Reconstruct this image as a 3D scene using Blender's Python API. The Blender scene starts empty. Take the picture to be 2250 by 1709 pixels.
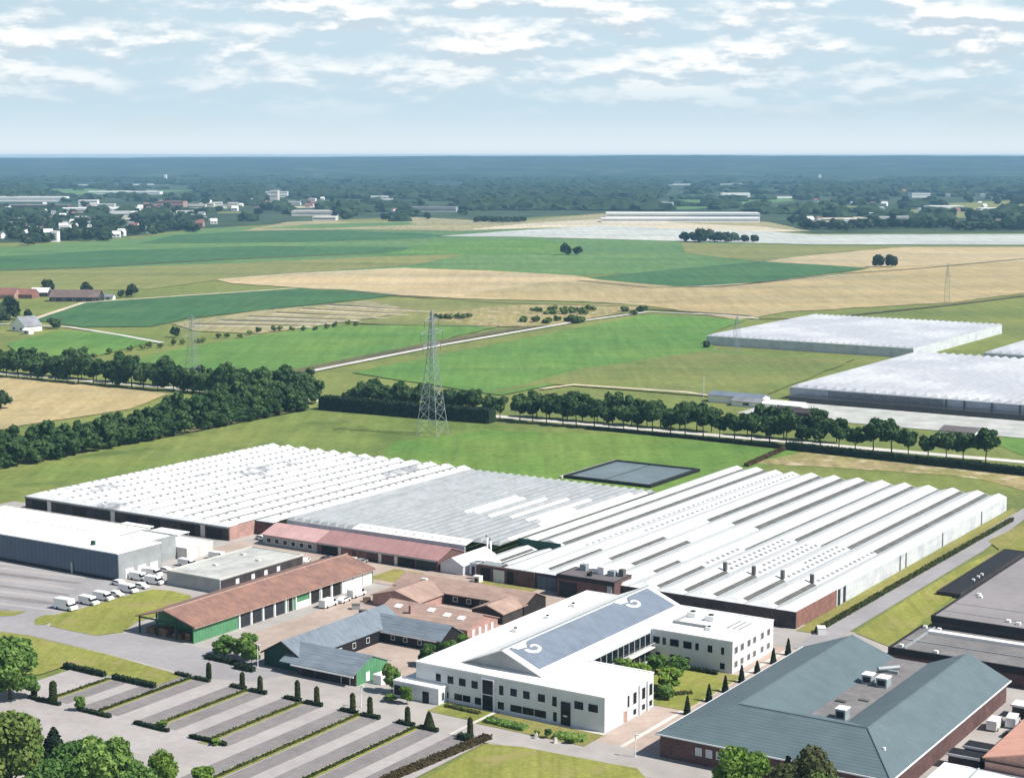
import bpy, math, random
import numpy as np
from math import radians, sin, cos, pi

# ------------------------------------------------------------------ camera, world, sun, exposure
SC = bpy.context.scene
COL = SC.collection
CAM_H, FOC, PW, PH, HOR = 110.0, 3800.0, 2250.0, 1709.0, 342.0
TILT = math.atan((PH / 2 - HOR) / FOC)
cam = bpy.data.cameras.new('camera')
cam_o = bpy.data.objects.new('camera', cam)
COL.objects.link(cam_o)
cam.sensor_width = 36.0
cam.lens = 36.0 * FOC / PW
cam.clip_start, cam.clip_end = 1.0, 60000.0
cam_o.location = (0, 0, CAM_H)
cam_o.rotation_euler = (pi / 2 - TILT, 0, 0)
SC.camera = cam_o

SUN_AZ, SUN_EL = radians(-22), radians(48)
sun = bpy.data.lights.new('sun', 'SUN')
sun.energy, sun.angle, sun.color = 5.0, radians(0.5), (1.0, 0.95, 0.87)
sun_o = bpy.data.objects.new('sun', sun)
COL.objects.link(sun_o)
sun_o.rotation_euler = (0, pi / 2 - SUN_EL, SUN_AZ)
sun_o.location = (200, 100, 400)

SC.view_settings.view_transform = 'Standard'
SC.view_settings.look = 'None'
SC.view_settings.exposure = 0.45
SC.view_settings.gamma = 1.0
SC.cycles.use_denoising = True
SC.cycles.volume_bounces = 0
SC.cycles.max_bounces = 6
SC.cycles.transparent_max_bounces = 8

world = bpy.data.worlds.new('World')
SC.world = world
world.use_nodes = True
wn, wl = world.node_tree.nodes, world.node_tree.links
wn.clear()
def wnode(t, **k):
    n = wn.new(t)
    for a, b in k.items(): setattr(n, a, b)
    return n
def wmath(op, a, b=None, clamp=False):
    n = wnode('ShaderNodeMath', operation=op, use_clamp=clamp)
    for i, x in enumerate((a, b)):
        if x is None: continue
        if isinstance(x, (int, float)): n.inputs[i].default_value = x
        else: wl.new(x, n.inputs[i])
    return n.outputs[0]
sky = wnode('ShaderNodeTexSky', sky_type='NISHITA', sun_disc=False)
sky.sun_elevation, sky.sun_rotation = SUN_EL, pi / 2 - SUN_AZ
sky.altitude, sky.air_density, sky.dust_density, sky.ozone_density = 100, 1.0, 0.6, 1.2
tc = wnode('ShaderNodeTexCoord')
sp = wnode('ShaderNodeSeparateXYZ')
wl.new(tc.outputs['Generated'], sp.inputs[0])
az = wmath('ARCTAN2', sp.outputs[0], sp.outputs[1])
el = wmath('ARCSINE', sp.outputs[2])
def cloud(dz, sx, sy, seed):
    cb = wnode('ShaderNodeCombineXYZ')
    wl.new(wmath('MULTIPLY', az, sx), cb.inputs[0])
    wl.new(wmath('MULTIPLY', wmath('ADD', el, dz), sy), cb.inputs[1])
    cb.inputs[2].default_value = seed
    n = wnode('ShaderNodeTexNoise')
    n.inputs['Scale'].default_value = 1.0
    n.inputs['Detail'].default_value = 7
    n.inputs['Roughness'].default_value = 0.56
    n.inputs['Distortion'].default_value = 0.08
    wl.new(cb.outputs[0], n.inputs['Vector'])
    return n.outputs['Fac']
def ramp(x, a, b):
    n = wnode('ShaderNodeMapRange', interpolation_type='SMOOTHSTEP')
    n.inputs[1].default_value, n.inputs[2].default_value = a, b
    wl.new(x, n.inputs[0])
    return n.outputs[0]
c0 = cloud(0.0, 19.0, 54.0, 6.4)
c1 = cloud(0.0045, 19.0, 54.0, 6.4)          # the same field a little higher: how much cloud lies above a point
low = wmath('SUBTRACT', 1.0, ramp(el, 0.22, 0.55))       # the bank of cloud stands over the horizon
win = wmath('MULTIPLY', ramp(el, 0.014, 0.062), low)
dens = wmath('MULTIPLY', ramp(c0, 0.37, 0.63), win)
shade = ramp(wmath('SUBTRACT', c0, c1), -0.07, 0.07)
veil = wmath('MULTIPLY', wmath('MULTIPLY', ramp(cloud(0.0, 6.0, 30.0, 9.1), 0.35, 0.7), 0.35), low)
skyc = wnode('ShaderNodeMix', data_type='RGBA')
skyc.inputs[7].default_value = (0.54, 0.69, 0.79, 1)
sk_s = wnode('ShaderNodeMix', data_type='RGBA', blend_type='MULTIPLY')
sk_s.inputs[0].default_value = 1.0
wl.new(sky.outputs[0], sk_s.inputs[6])
sk_s.inputs[7].default_value = (0.072, 0.076, 0.078, 1)
hz = wmath('SUBTRACT', 1.0, ramp(el, 0.05, 0.40))
wl.new(wmath('ADD', wmath('MULTIPLY', hz, 0.92), veil, True), skyc.inputs[0])
wl.new(sk_s.outputs[2], skyc.inputs[6])
rim = wmath('MULTIPLY', wmath('SUBTRACT', 1.0, ramp(el, 0.0, 0.03)), 0.75)
skr = wnode('ShaderNodeMix', data_type='RGBA')
wl.new(rim, skr.inputs[0]); wl.new(skyc.outputs[2], skr.inputs[6]); skr.inputs[7].default_value = (0.78, 0.85, 0.89, 1)
clc = wnode('ShaderNodeMix', data_type='RGBA')
wl.new(shade, clc.inputs[0])
clc.inputs[6].default_value = (0.56, 0.66, 0.74, 1)
clc.inputs[7].default_value = (1.0, 1.0, 0.98, 1)
fin = wnode('ShaderNodeMix', data_type='RGBA')
wl.new(dens, fin.inputs[0])
wl.new(skr.outputs[2], fin.inputs[6])
wl.new(clc.outputs[2], fin.inputs[7])
bg = wnode('ShaderNodeBackground')
bg.inputs[1].default_value = 0.80
wl.new(fin.outputs[2], bg.inputs[0])
wo = wnode('ShaderNodeOutputWorld')
wl.new(bg.outputs[0], wo.inputs[0])

# ------------------------------------------------------------------ coordinates
SITE = radians(-32.8)                       # every building of the estate stands square to these axes
EU, EV = (cos(SITE), sin(SITE)), (-sin(SITE), cos(SITE))
def W(u, v): return (u * EU[0] + v * EV[0], u * EU[1] + v * EV[1])
def ground_at(px, py):                      # ground point seen at a point of the survey picture (2212 wide)
    k = PW / 2212.0
    x, y = (px * k - PW / 2) / FOC, -(py * k - PH / 2) / FOC
    dy, dz = cos(TILT) + y * sin(TILT), -sin(TILT) + y * cos(TILT)
    t = -CAM_H / dz
    return (x * t, dy * t)
def src(px, py):                            # same, for the full-size picture (2250 wide)
    return ground_at(px * 2212 / 2250, py * 2212 / 2250)
def to_uv(p): return (p[0] * EU[0] + p[1] * EU[1], p[0] * EV[0] + p[1] * EV[1])
RND = random.Random(7)

# ------------------------------------------------------------------ materials
MATS = {}
class N:
    def __init__(s, name):
        s.m = bpy.data.materials.new(name); s.m.use_nodes = True
        s.n, s.l = s.m.node_tree.nodes, s.m.node_tree.links
        s.b = s.n['Principled BSDF']
        s.tc = s.n.new('ShaderNodeTexCoord')
        MATS[name] = s.m
    def map(s, scale=(1, 1, 1), rot=0.0, out='Object'):
        mp = s.n.new('ShaderNodeMapping'); mp.inputs['Scale'].default_value = scale
        mp.inputs['Rotation'].default_value = (0, 0, rot)
        s.l.new(s.tc.outputs[out], mp.inputs[0]); return mp.outputs[0]
    def noise(s, vec, scale, detail=4, rough=0.55):
        n = s.n.new('ShaderNodeTexNoise'); s.l.new(vec, n.inputs['Vector'])
        n.inputs['Scale'].default_value, n.inputs['Detail'].default_value, n.inputs['Roughness'].default_value = scale, detail, rough
        return n.outputs['Fac']
    def rng(s, x, a, b, c=0.0, d=1.0):
        n = s.n.new('ShaderNodeMapRange'); s.l.new(x, n.inputs[0])
        for i, q in zip((1, 2, 3, 4), (a, b, c, d)): n.inputs[i].default_value = q
        return n.outputs[0]
    def mix(s, f, a, b, mode='MIX'):
        n = s.n.new('ShaderNodeMix'); n.data_type = 'RGBA'; n.blend_type = mode
        for i, q in ((0, f), (6, a), (7, b)):
            if isinstance(q, (int, float)): n.inputs[i].default_value = q
            elif isinstance(q, tuple): n.inputs[i].default_value = (*q, 1)
            else: s.l.new(q, n.inputs[i])
        return n.outputs[2]
    def bump(s, h, st=0.3, dist=0.1):
        n = s.n.new('ShaderNodeBump'); n.inputs['Strength'].default_value = st; n.inputs['Distance'].default_value = dist
        s.l.new(h, n.inputs['Height']); s.l.new(n.outputs[0], s.b.inputs['Normal'])
    def done(s, col, rough=0.7, spec=0.3, metal=0.0):
        if isinstance(col, tuple): s.b.inputs['Base Color'].default_value = (*col, 1)
        else: s.l.new(col, s.b.inputs['Base Color'])
        s.b.inputs['Roughness'].default_value = rough
        s.b.inputs['Specular IOR Level'].default_value = spec
        s.b.inputs['Metallic'].default_value = metal
        return s.m
def scl(c, k): return tuple(x * k for x in c)
def mottled(name, c, var=0.25, scale=0.6, rough=0.75, spec=0.3, big=0.07, bigvar=0.15, c2=None, bump=0.0, metal=0.0):
    s = N(name); o = s.map()
    f = s.rng(s.noise(o, scale), 0.3, 0.7)
    a = s.mix(f, scl(c, 1 - var), c2 or scl(c, 1 + var))
    g = s.rng(s.noise(o, big, 3), 0.3, 0.7)
    a = s.mix(1.0, a, s.mix(g, (1 - bigvar,) * 3, (1 + bigvar,) * 3), 'MULTIPLY')
    if bump: s.bump(s.noise(o, scale * 3), bump)
    return s.done(a, rough, spec, metal)
def field(name, c1, c2, rot=0.0, period=3.0, stripe=0.12, big=0.012, patch=None, fine=0.35):
    """crop or grass: slow drifts of colour, fine mottling and faint working lines"""
    s = N(name); o = s.map()
    a = s.mix(s.rng(s.noise(o, big, 5, 0.6), 0.32, 0.68), c1, c2)
    bn = s.noise(s.map((0.0022, 0.016, 1), 0.08), 1.0, 6, 0.62)
    a = s.mix(1.0, a, s.mix(s.rng(bn, 0.3, 0.7), (0.80, 0.84, 0.90), (1.20, 1.15, 1.08)), 'MULTIPLY')
    ln = s.noise(s.map((1.0 / period, 0.012, 1), rot), 1.0, 3, 0.6)
    a = s.mix(1.0, a, s.mix(s.rng(ln, 0.3, 0.7), (1 - stripe,) * 3, (1 + stripe,) * 3), 'MULTIPLY')
    a = s.mix(1.0, a, s.mix(s.rng(s.noise(o, fine, 6, 0.7), 0.25, 0.75), (0.70,) * 3, (1.28,) * 3), 'MULTIPLY')
    a = s.mix(1.0, a, s.mix(s.rng(s.noise(o, big * 7, 5, 0.7), 0.3, 0.7), (0.86, 0.88, 0.84), (1.13, 1.11, 1.10)), 'MULTIPLY')
    if patch:
        a = s.mix(s.rng(s.noise(o, big * 2.3, 4), 0.55, 0.66), a, patch)
    return s.done(a, 0.95, 0.1)
def tiles(name, c, row=0.35, var=0.2, rough=0.7, axis=0, streak=0.18, c2=None):
    """roof: courses of tiles or standing seams plus weather streaks"""
    s = N(name); o = s.map()
    w = s.n.new('ShaderNodeTexWave'); w.bands_direction = 'XYZ'[axis]
    w.inputs['Scale'].default_value = 0.314 / row * 0.5; w.inputs['Distortion'].default_value = 0.4
    s.l.new(o, w.inputs['Vector'])
    a = s.mix(s.rng(s.noise(o, 0.22, 6, 0.65), 0.3, 0.7), scl(c, 1 - var), c2 or scl(c, 1 + var))
    sc = (0.25, 1.6, 1) if axis == 1 else (1.6, 0.25, 1)
    a = s.mix(1.0, a, s.mix(s.rng(s.noise(s.map(sc), 1.0, 4), 0.3, 0.7), (1 - streak,) * 3, (1 + streak,) * 3), 'MULTIPLY')
    a = s.mix(1.0, a, s.mix(w.outputs['Fac'], (0.9,) * 3, (1.06,) * 3), 'MULTIPLY')
    s.bump(w.outputs['Fac'], 0.25, 0.06)
    return s.done(a, rough, 0.3)
def brick(name, c, c2, mortar, sc=1.0):
    s = N(name)
    b = s.n.new('ShaderNodeTexBrick')
    sepm = s.n.new('ShaderNodeSeparateXYZ'); s.l.new(s.tc.outputs['Object'], sepm.inputs[0])
    ad = s.n.new('ShaderNodeMath'); s.l.new(sepm.outputs[0], ad.inputs[0]); s.l.new(sepm.outputs[1], ad.inputs[1])
    cb = s.n.new('ShaderNodeCombineXYZ'); s.l.new(ad.outputs[0], cb.inputs[0]); s.l.new(sepm.outputs[2], cb.inputs[1])
    s.l.new(cb.outputs[0], b.inputs['Vector'])
    b.inputs['Color1'].default_value, b.inputs['Color2'].default_value, b.inputs['Mortar'].default_value = (*c, 1), (*c2, 1), (*mortar, 1)
    b.inputs['Scale'].default_value = sc; b.inputs['Brick Width'].default_value = 0.9; b.inputs['Row Height'].default_value = 0.3
    b.inputs['Mortar Size'].default_value = 0.03
    a = s.mix(1.0, b.outputs['Color'], s.mix(s.rng(s.noise(s.map(), 0.5, 4), 0.3, 0.7), (0.8,) * 3, (1.15,) * 3), 'MULTIPLY')
    return s.done(a, 0.85, 0.2)
def panes(name, c, bar, patch, pw=1.1, ph=3.2, patchy=(0.56, 0.64), pscale=0.03, rough=0.35):
    """greenhouse glass under whitewash: panes, bars and worn patches where the wash is thin"""
    s = N(name); o = s.map()
    b = s.n.new('ShaderNodeTexBrick'); b.offset = 0.0
    s.l.new(s.map(rot=pi / 2), b.inputs['Vector'])
    b.inputs['Scale'].default_value = 1.0; b.inputs['Brick Width'].default_value = pw; b.inputs['Row Height'].default_value = ph
    b.inputs['Mortar Size'].default_value = 0.05
    b.inputs['Color1'].default_value, b.inputs['Color2'].default_value, b.inputs['Mortar'].default_value = (1, 1, 1, 1), (0.9, 0.92, 0.93, 1), (*bar, 1)
    f = s.rng(s.noise(o, pscale, 5, 0.62), *patchy)
    a = s.mix(f, c, patch)
    a = s.mix(1.0, a, b.outputs['Color'], 'MULTIPLY')
    a = s.mix(1.0, a, s.mix(s.rng(s.noise(s.map((0.9, 0.12, 1)), 1.0, 5), 0.3, 0.7), (0.88,) * 3, (1.08,) * 3), 'MULTIPLY')
    return s.done(a, rough, 0.5)
def leaf(name, c, c2, scale=0.35, trans=0.25):
    s = N(name)
    inf = s.n.new('ShaderNodeObjectInfo')
    a = s.mix(s.rng(s.noise(s.map(), scale, 5, 0.7), 0.3, 0.7), c, c2)
    hv = s.n.new('ShaderNodeHueSaturation'); s.l.new(a, hv.inputs['Color'])
    s.l.new(s.rng(inf.outputs['Random'], 0, 1, 0.72, 1.3), hv.inputs['Value'])
    s.l.new(s.rng(inf.outputs['Random'], 0, 1, 0.515, 0.485), hv.inputs['Hue'])
    s.done(hv.outputs[0], 0.75, 0.12)
    tr = s.n.new('ShaderNodeBsdfTranslucent'); s.l.new(hv.outputs[0], tr.inputs[0])
    mx = s.n.new('ShaderNodeMixShader'); mx.inputs[0].default_value = trans
    s.l.new(s.b.outputs[0], mx.inputs[1]); s.l.new(tr.outputs[0], mx.inputs[2])
    s.l.new(mx.outputs[0], s.n['Material Output'].inputs[0])
    return s.m

M = {}
M['ground'] = field('meadow_grass', (0.145, 0.185, 0.055), (0.195, 0.22, 0.07), 0.6, 6, 0.08)
M['green_a'] = field('crop_bright', (0.085, 0.195, 0.05), (0.14, 0.235, 0.06), SITE, 5, 0.14)
M['green_b'] = field('crop_mid', (0.09, 0.185, 0.07), (0.13, 0.215, 0.08), 1.2, 7, 0.14)
M['green_c'] = field('crop_deep', (0.048, 0.125, 0.055), (0.07, 0.15, 0.062), 1.3, 6, 0.16)
M['green_d'] = field('pasture', (0.13, 0.19, 0.05), (0.195, 0.225, 0.07), SITE + 1.5, 5, 0.14, patch=(0.10, 0.145, 0.04))
M['green_e'] = field('mown_hay', (0.135, 0.185, 0.055), (0.19, 0.20, 0.075), SITE + 1.5, 5, 0.12)
M['green_f'] = field('young_grass', (0.095, 0.195, 0.045), (0.16, 0.235, 0.055), SITE, 5, 0.14)
M['plot'] = field('fallow_plot', (0.27, 0.25, 0.13), (0.34, 0.31, 0.19), 1.4, 5, 0.2)
M['yellow'] = field('dry_pasture', (0.225, 0.225, 0.09), (0.18, 0.205, 0.07), 1.35, 7, 0.1)
M['tan'] = field('ripe_grain', (0.42, 0.335, 0.20), (0.47, 0.39, 0.245), 1.4, 8, 0.1)
M['tan2'] = field('stubble', (0.345, 0.28, 0.15), (0.40, 0.33, 0.19), 1.2, 8, 0.12)
M['pale'] = field('bare_sand', (0.50, 0.44, 0.33), (0.58, 0.52, 0.40), 1.4, 5, 0.15)
M['soil'] = field('dark_soil', (0.10, 0.10, 0.055), (0.16, 0.14, 0.08), 1.4, 4, 0.15)
M['plastic'] = field('film_cover', (0.50, 0.52, 0.50), (0.40, 0.43, 0.41), 1.5, 9, 0.12)
M['rough'] = field('rough_ground', (0.34, 0.27, 0.15), (0.22, 0.22, 0.08), 0.4, 4, 0.2, big=0.05, patch=(0.45, 0.38, 0.26))
M['lawn'] = field('lawn_grass', (0.19, 0.21, 0.05), (0.26, 0.265, 0.075), SITE, 1.6, 0.14, big=0.06, fine=0.9, patch=(0.275, 0.24, 0.10))
M['verge'] = field('verge_grass', (0.20, 0.20, 0.06), (0.27, 0.25, 0.09), 0.3, 2, 0.1, big=0.08, fine=0.9)
M['wood_floor'] = field('woodland_floor', (0.028, 0.055, 0.03), (0.07, 0.10, 0.055), 1.4, 60, 0.3, big=0.004, fine=0.02)
M['hill'] = field('wooded_hill', (0.012, 0.026, 0.018), (0.05, 0.075, 0.05), 1.5, 90, 0.45, big=0.0022, fine=0.02, patch=(0.09, 0.12, 0.07))
M['yard'] = mottled('yard_paving', (0.365, 0.342, 0.325), 0.08, 0.25, 0.9, 0.15, 0.05, 0.12)
M['yard_red'] = mottled('clay_paving', (0.41, 0.315, 0.27), 0.08, 0.5, 0.9, 0.15, 0.08, 0.12, (0.43, 0.36, 0.31))
M['asphalt'] = mottled('asphalt', (0.30, 0.29, 0.30), 0.07, 0.5, 0.9, 0.2, 0.06, 0.10)
M['bay'] = mottled('grey_setts', (0.215, 0.20, 0.20), 0.12, 0.7, 0.9, 0.15, 0.1, 0.12)
M['lane_pave'] = mottled('pale_setts', (0.37, 0.345, 0.34), 0.07, 0.6, 0.9, 0.15, 0.08, 0.10)
M['concrete'] = mottled('concrete', (0.56, 0.54, 0.50), 0.08, 0.6, 0.85)
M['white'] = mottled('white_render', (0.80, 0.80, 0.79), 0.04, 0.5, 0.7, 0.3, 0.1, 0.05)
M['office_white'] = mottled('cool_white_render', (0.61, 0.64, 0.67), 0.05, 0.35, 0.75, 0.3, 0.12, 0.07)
M['white_roof'] = mottled('white_membrane', (0.82, 0.82, 0.80), 0.05, 0.4, 0.6, 0.3, 0.12, 0.06)
M['slate_blue'] = tiles('slate_blue', (0.17, 0.205, 0.26), 0.5, 0.12, 0.5, 1, 0.10)
M['slate'] = tiles('slate_grey', (0.17, 0.205, 0.245), 0.4, 0.14, 0.6, 1)
M['hip'] = tiles('blue_grey_tiles', (0.108, 0.15, 0.168), 0.4, 0.10, 0.6, 1, 0.07)
M['orange'] = tiles('rust_tiles', (0.215, 0.13, 0.115), 0.4, 0.16, 0.75, 1, 0.2, (0.32, 0.178, 0.132))
M['salmon'] = tiles('salmon_tiles', (0.35, 0.245, 0.21), 0.4, 0.14, 0.75, 1, 0.16, (0.42, 0.295, 0.24))
M['pink'] = tiles('pink_tiles', (0.35, 0.20, 0.195), 0.4, 0.12, 0.75, 0, 0.12)
M['pink2'] = tiles('pale_pink_tiles', (0.52, 0.33, 0.32), 0.4, 0.12, 0.75, 0, 0.1)
M['coral'] = tiles('coral_tiles', (0.62, 0.33, 0.25), 0.4, 0.08, 0.75, 1, 0.08)
M['red_far'] = mottled('red_roof', (0.26, 0.125, 0.105), 0.15, 0.3)
M['brown_far'] = mottled('brown_roof', (0.16, 0.12, 0.11), 0.15, 0.3)
M['grey_far'] = mottled('grey_roof', (0.22, 0.23, 0.25), 0.15, 0.3)
M['brick'] = brick('red_brick', (0.20, 0.085, 0.07), (0.27, 0.12, 0.095), (0.26, 0.2, 0.18))
M['brick_dark'] = brick('dark_brick', (0.095, 0.05, 0.05), (0.135, 0.068, 0.065), (0.12, 0.095, 0.09))
M['brick_pink'] = brick('pink_brick', (0.36, 0.19, 0.165), (0.42, 0.24, 0.2), (0.4, 0.33, 0.3))
M['green_wall'] = tiles('green_boards', (0.085, 0.24, 0.12), 0.5, 0.14, 0.7, 1, 0.1)
M['dark_green'] = mottled('dark_green_boards', (0.012, 0.055, 0.04), 0.2, 1.0)
M['steel_blue'] = tiles('grey_cladding', (0.075, 0.105, 0.15), 0.8, 0.10, 0.5, 0, 0.08)
M['steel_grey'] = mottled('grey_panel', (0.30, 0.32, 0.33), 0.1, 0.4)
M['bitumen'] = mottled('bitumen', (0.145, 0.13, 0.135), 0.08, 0.5, 0.9, 0.2, 0.07, 0.12)
M['grey_roof'] = mottled('grey_felt', (0.25, 0.235, 0.245), 0.05, 0.4, 0.9, 0.2, 0.05, 0.08)
M['brown_roof'] = mottled('brown_felt', (0.185, 0.178, 0.178), 0.12, 0.7, 0.9, 0.2, 0.15, 0.15)
M['gravel_roof'] = mottled('gravel_roof', (0.42, 0.43, 0.41), 0.10, 0.5, 0.9, 0.2, 0.12, 0.2)
M['black'] = mottled('black_fascia', (0.014, 0.014, 0.016), 0.2, 1.0, 0.6)
M['dark'] = mottled('dark_interior', (0.02, 0.017, 0.017), 0.3, 0.8, 0.9)  # near-black colour standing in for the shade inside openings
M['dark_wall'] = mottled('dark_wall', (0.055, 0.045, 0.046), 0.3, 0.5, 0.85, 0.2, 0.15, 0.2)
M['door_dark'] = mottled('dark_door', (0.026, 0.031, 0.037), 0.15, 0.8, 0.6)
M['glass'] = mottled('window_glass', (0.008, 0.011, 0.016), 0.4, 0.6, 0.15, 0.22)
M['frame'] = mottled('window_frame', (0.74, 0.76, 0.78), 0.05, 1.0, 0.5)
M['metal'] = mottled('galvanised', (0.27, 0.31, 0.33), 0.12, 0.8, 0.5, 0.5)
M['timber'] = mottled('timber', (0.17, 0.10, 0.06), 0.3, 1.2)
M['car_white'] = mottled('white_paint', (0.78, 0.79, 0.79), 0.03, 0.5, 0.25, 0.5)
M['car_dark'] = mottled('dark_paint', (0.03, 0.032, 0.038), 0.1, 0.5, 0.25, 0.5)
M['car_grey'] = mottled('silver_paint', (0.30, 0.31, 0.32), 0.05, 0.5, 0.3, 0.5)
M['tyre'] = mottled('rubber', (0.02, 0.02, 0.02), 0.1, 1.0, 0.9)
M['gh_white'] = panes('whitewashed_glass', (0.74, 0.75, 0.745), (0.74, 0.75, 0.75), (0.62, 0.63, 0.62), 1.2, 3.2, (0.60, 0.72))
M['gh_white2'] = panes('worn_whitewash', (0.74, 0.75, 0.745), (0.70, 0.71, 0.72), (0.34, 0.35, 0.37), 1.2, 3.2, (0.575, 0.64), 0.045)
M['gh_grey'] = panes('clear_glass_roof', (0.40, 0.41, 0.43), (0.55, 0.58, 0.58), (0.31, 0.335, 0.34), 1.0, 2.6, (0.36, 0.66), 0.22)
M['gh_far'] = panes('far_glass', (0.40, 0.41, 0.445), (0.6, 0.6, 0.62), (0.52, 0.53, 0.55), 1.4, 6, (0.45, 0.6), 0.02)
M['gh_strip'] = mottled('vent_strip', (0.115, 0.115, 0.108), 0.2, 0.6, 0.6, 0.3, 0.2, 0.2)
M['gh_hatch'] = mottled('vent_hatch', (0.24, 0.25, 0.26), 0.3, 0.8, 0.5)
M['gh_wall'] = panes('glass_wall', (0.66, 0.69, 0.74), (0.8, 0.8, 0.82), (0.50, 0.53, 0.60), 1.0, 2.0, (0.45, 0.7), 0.2)
M['pond'] = mottled('basin_cover', (0.12, 0.165, 0.18), 0.15, 0.15, 0.35, 0.5, 0.05, 0.2)
M['bark'] = mottled('bark', (0.075, 0.055, 0.04), 0.3, 3.0)
M['leaf_road'] = leaf('leaves_dark', (0.022, 0.064, 0.028), (0.098, 0.165, 0.055))
M['leaf_mid'] = leaf('leaves_mid', (0.045, 0.125, 0.028), (0.21, 0.325, 0.08))
M['leaf_light'] = leaf('leaves_light', (0.075, 0.16, 0.022), (0.21, 0.32, 0.06))
M['leaf_olive'] = leaf('leaves_olive', (0.055, 0.11, 0.026), (0.21, 0.27, 0.075))
M['leaf_black'] = leaf('leaves_conifer', (0.010, 0.022, 0.012), (0.024, 0.042, 0.02), trans=0.1)
M['leaf_red'] = leaf('leaves_russet', (0.05, 0.05, 0.025), (0.085, 0.11, 0.035))
M['leaf_hedge'] = leaf('leaves_hedge', (0.035, 0.05, 0.014), (0.075, 0.09, 0.028))
M['leaf_brown'] = leaf('leaves_brown_hedge', (0.06, 0.045, 0.022), (0.12, 0.09, 0.045))
M['leaf_far'] = leaf('leaves_far', (0.020, 0.046, 0.024), (0.095, 0.14, 0.06), 0.05)

# ------------------------------------------------------------------ mesh building
BASE = {}
class MB:
    """collects faces in site metres (u, v, z) or world metres; build() links them as one mesh object"""
    def __init__(s): s.v, s.f, s.mi = [], [], []
    def quad(s, *p, m=0):
        k = len(s.v); s.v += [tuple(q) for q in p]; s.f.append(tuple(range(k, k + len(p)))); s.mi.append(m)
    def box(s, x0, x1, y0, y1, z0, z1, m=0, top=True):
        k = len(s.v)
        s.v += [(x0, y0, z0), (x1, y0, z0), (x1, y1, z0), (x0, y1, z0), (x0, y0, z1), (x1, y0, z1), (x1, y1, z1), (x0, y1, z1)]
        fs = [(0, 3, 2, 1), (0, 1, 5, 4), (1, 2, 6, 5), (2, 3, 7, 6), (3, 0, 4, 7)] + ([(4, 5, 6, 7)] if top else [])
        for f in fs: s.f.append(tuple(k + i for i in f)); s.mi.append(m)
        return s
    def extr(s, prof, a0, a1, axis, m=0):
        """extrude a closed profile [(c, z)] along axis 'u' or 'v'"""
        n = len(prof); k = len(s.v)
        for a in (a0, a1):
            for c, z in prof: s.v.append((a, c, z) if axis == 'u' else (c, a, z))
        for i in range(n):
            j = (i + 1) % n
            s.f.append((k + i, k + j, k + n + j, k + n + i)); s.mi.append(m)
        s.f.append(tuple(k + i for i in reversed(range(n)))); s.mi.append(m)
        s.f.append(tuple(k + n + i for i in range(n))); s.mi.append(m)
        return s
    def bar(s, a, b, r, m=0, r2=None, n=4):
        a, b = np.array(a, float), np.array(b, float); d = b - a; L = np.linalg.norm(d)
        if L < 1e-6: return s
        d /= L; h = np.array((0, 0, 1.0)) if abs(d[2]) < 0.9 else np.array((1.0, 0, 0))
        x = np.cross(d, h); x /= np.linalg.norm(x); y = np.cross(d, x); k = len(s.v); r2 = r if r2 is None else r2
        for c, rr in ((a, r), (b, r2)):
            for i in range(n):
                t = 2 * pi * (i + 0.5) / n; s.v.append(tuple(c + rr * (cos(t) * x + sin(t) * y)))
        for i in range(n):
            j = (i + 1) % n; s.f.append((k + i, k + j, k + n + j, k + n + i)); s.mi.append(m)
        s.f.append(tuple(k + i for i in reversed(range(n)))); s.mi.append(m)
        s.f.append(tuple(k + n + i for i in range(n))); s.mi.append(m)
        return s
    def wheel(s, x, y, z, r, w, axis, m=0, n=12):
        a, b = ((x - w / 2, y, z), (x + w / 2, y, z)) if axis == 'u' else ((x, y - w / 2, z), (x, y + w / 2, z))
        return s.bar(a, b, r, m, n=n)
    def build(s, name, mat, parent=None, smooth=False, bevel=0.0):
        b = BASE.get(parent.name, (0, 0, 0)) if parent else (0, 0, 0)
        me = bpy.data.meshes.new(name)
        me.from_pydata([(p[0] - b[0], p[1] - b[1], p[2] - b[2]) for p in s.v], [], s.f)
        for mm in (mat if isinstance(mat, (list, tuple)) else [mat]): me.materials.append(M[mm])
        if len(me.materials) > 1: me.polygons.foreach_set('material_index', s.mi)
        if smooth: me.polygons.foreach_set('use_smooth', [True] * len(s.f))
        me.update()
        o = bpy.data.objects.new(name, me); COL.objects.link(o)
        if parent: o.parent = parent; BASE[o.name] = b
        if bevel:
            md = o.modifiers.new('edge', 'BEVEL'); md.width = bevel; md.segments = 2
        return o
def props(o, label=None, cat=None, group=None, kind=None):
    if label: o['label'] = label
    if cat: o['category'] = cat
    if group: o['group'] = group
    if kind: o['kind'] = kind
    return o
def thing(name, label, cat, u, v, z=0.0, group=None, world_xy=None, rot=None):
    o = bpy.data.objects.new(name, None); COL.objects.link(o)
    x, y = world_xy or W(u, v)
    o.location = (x, y, z); o.rotation_euler = (0, 0, SITE if rot is None else rot)
    o.empty_display_size = 0.5
    BASE[o.name] = (u, v, z) if world_xy is None else (0, 0, 0)
    return props(o, label, cat, group)
def copy_thing(o, x, y, rz=None, sc=None, label=None, z=0.0):
    r = o.copy(); COL.objects.link(r); r.location = (x, y, z)
    if rz is not None: r.rotation_euler = (0, 0, rz)
    if sc is not None: r.scale = sc if isinstance(sc, tuple) else (sc, sc, sc)
    if label: r['label'] = label
    for ch in list(o.children):
        c = ch.copy(); COL.objects.link(c); c.parent = r
        for g in list(ch.children):
            d = g.copy(); COL.objects.link(d); d.parent = c
    return r
LAY = [0]
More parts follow.
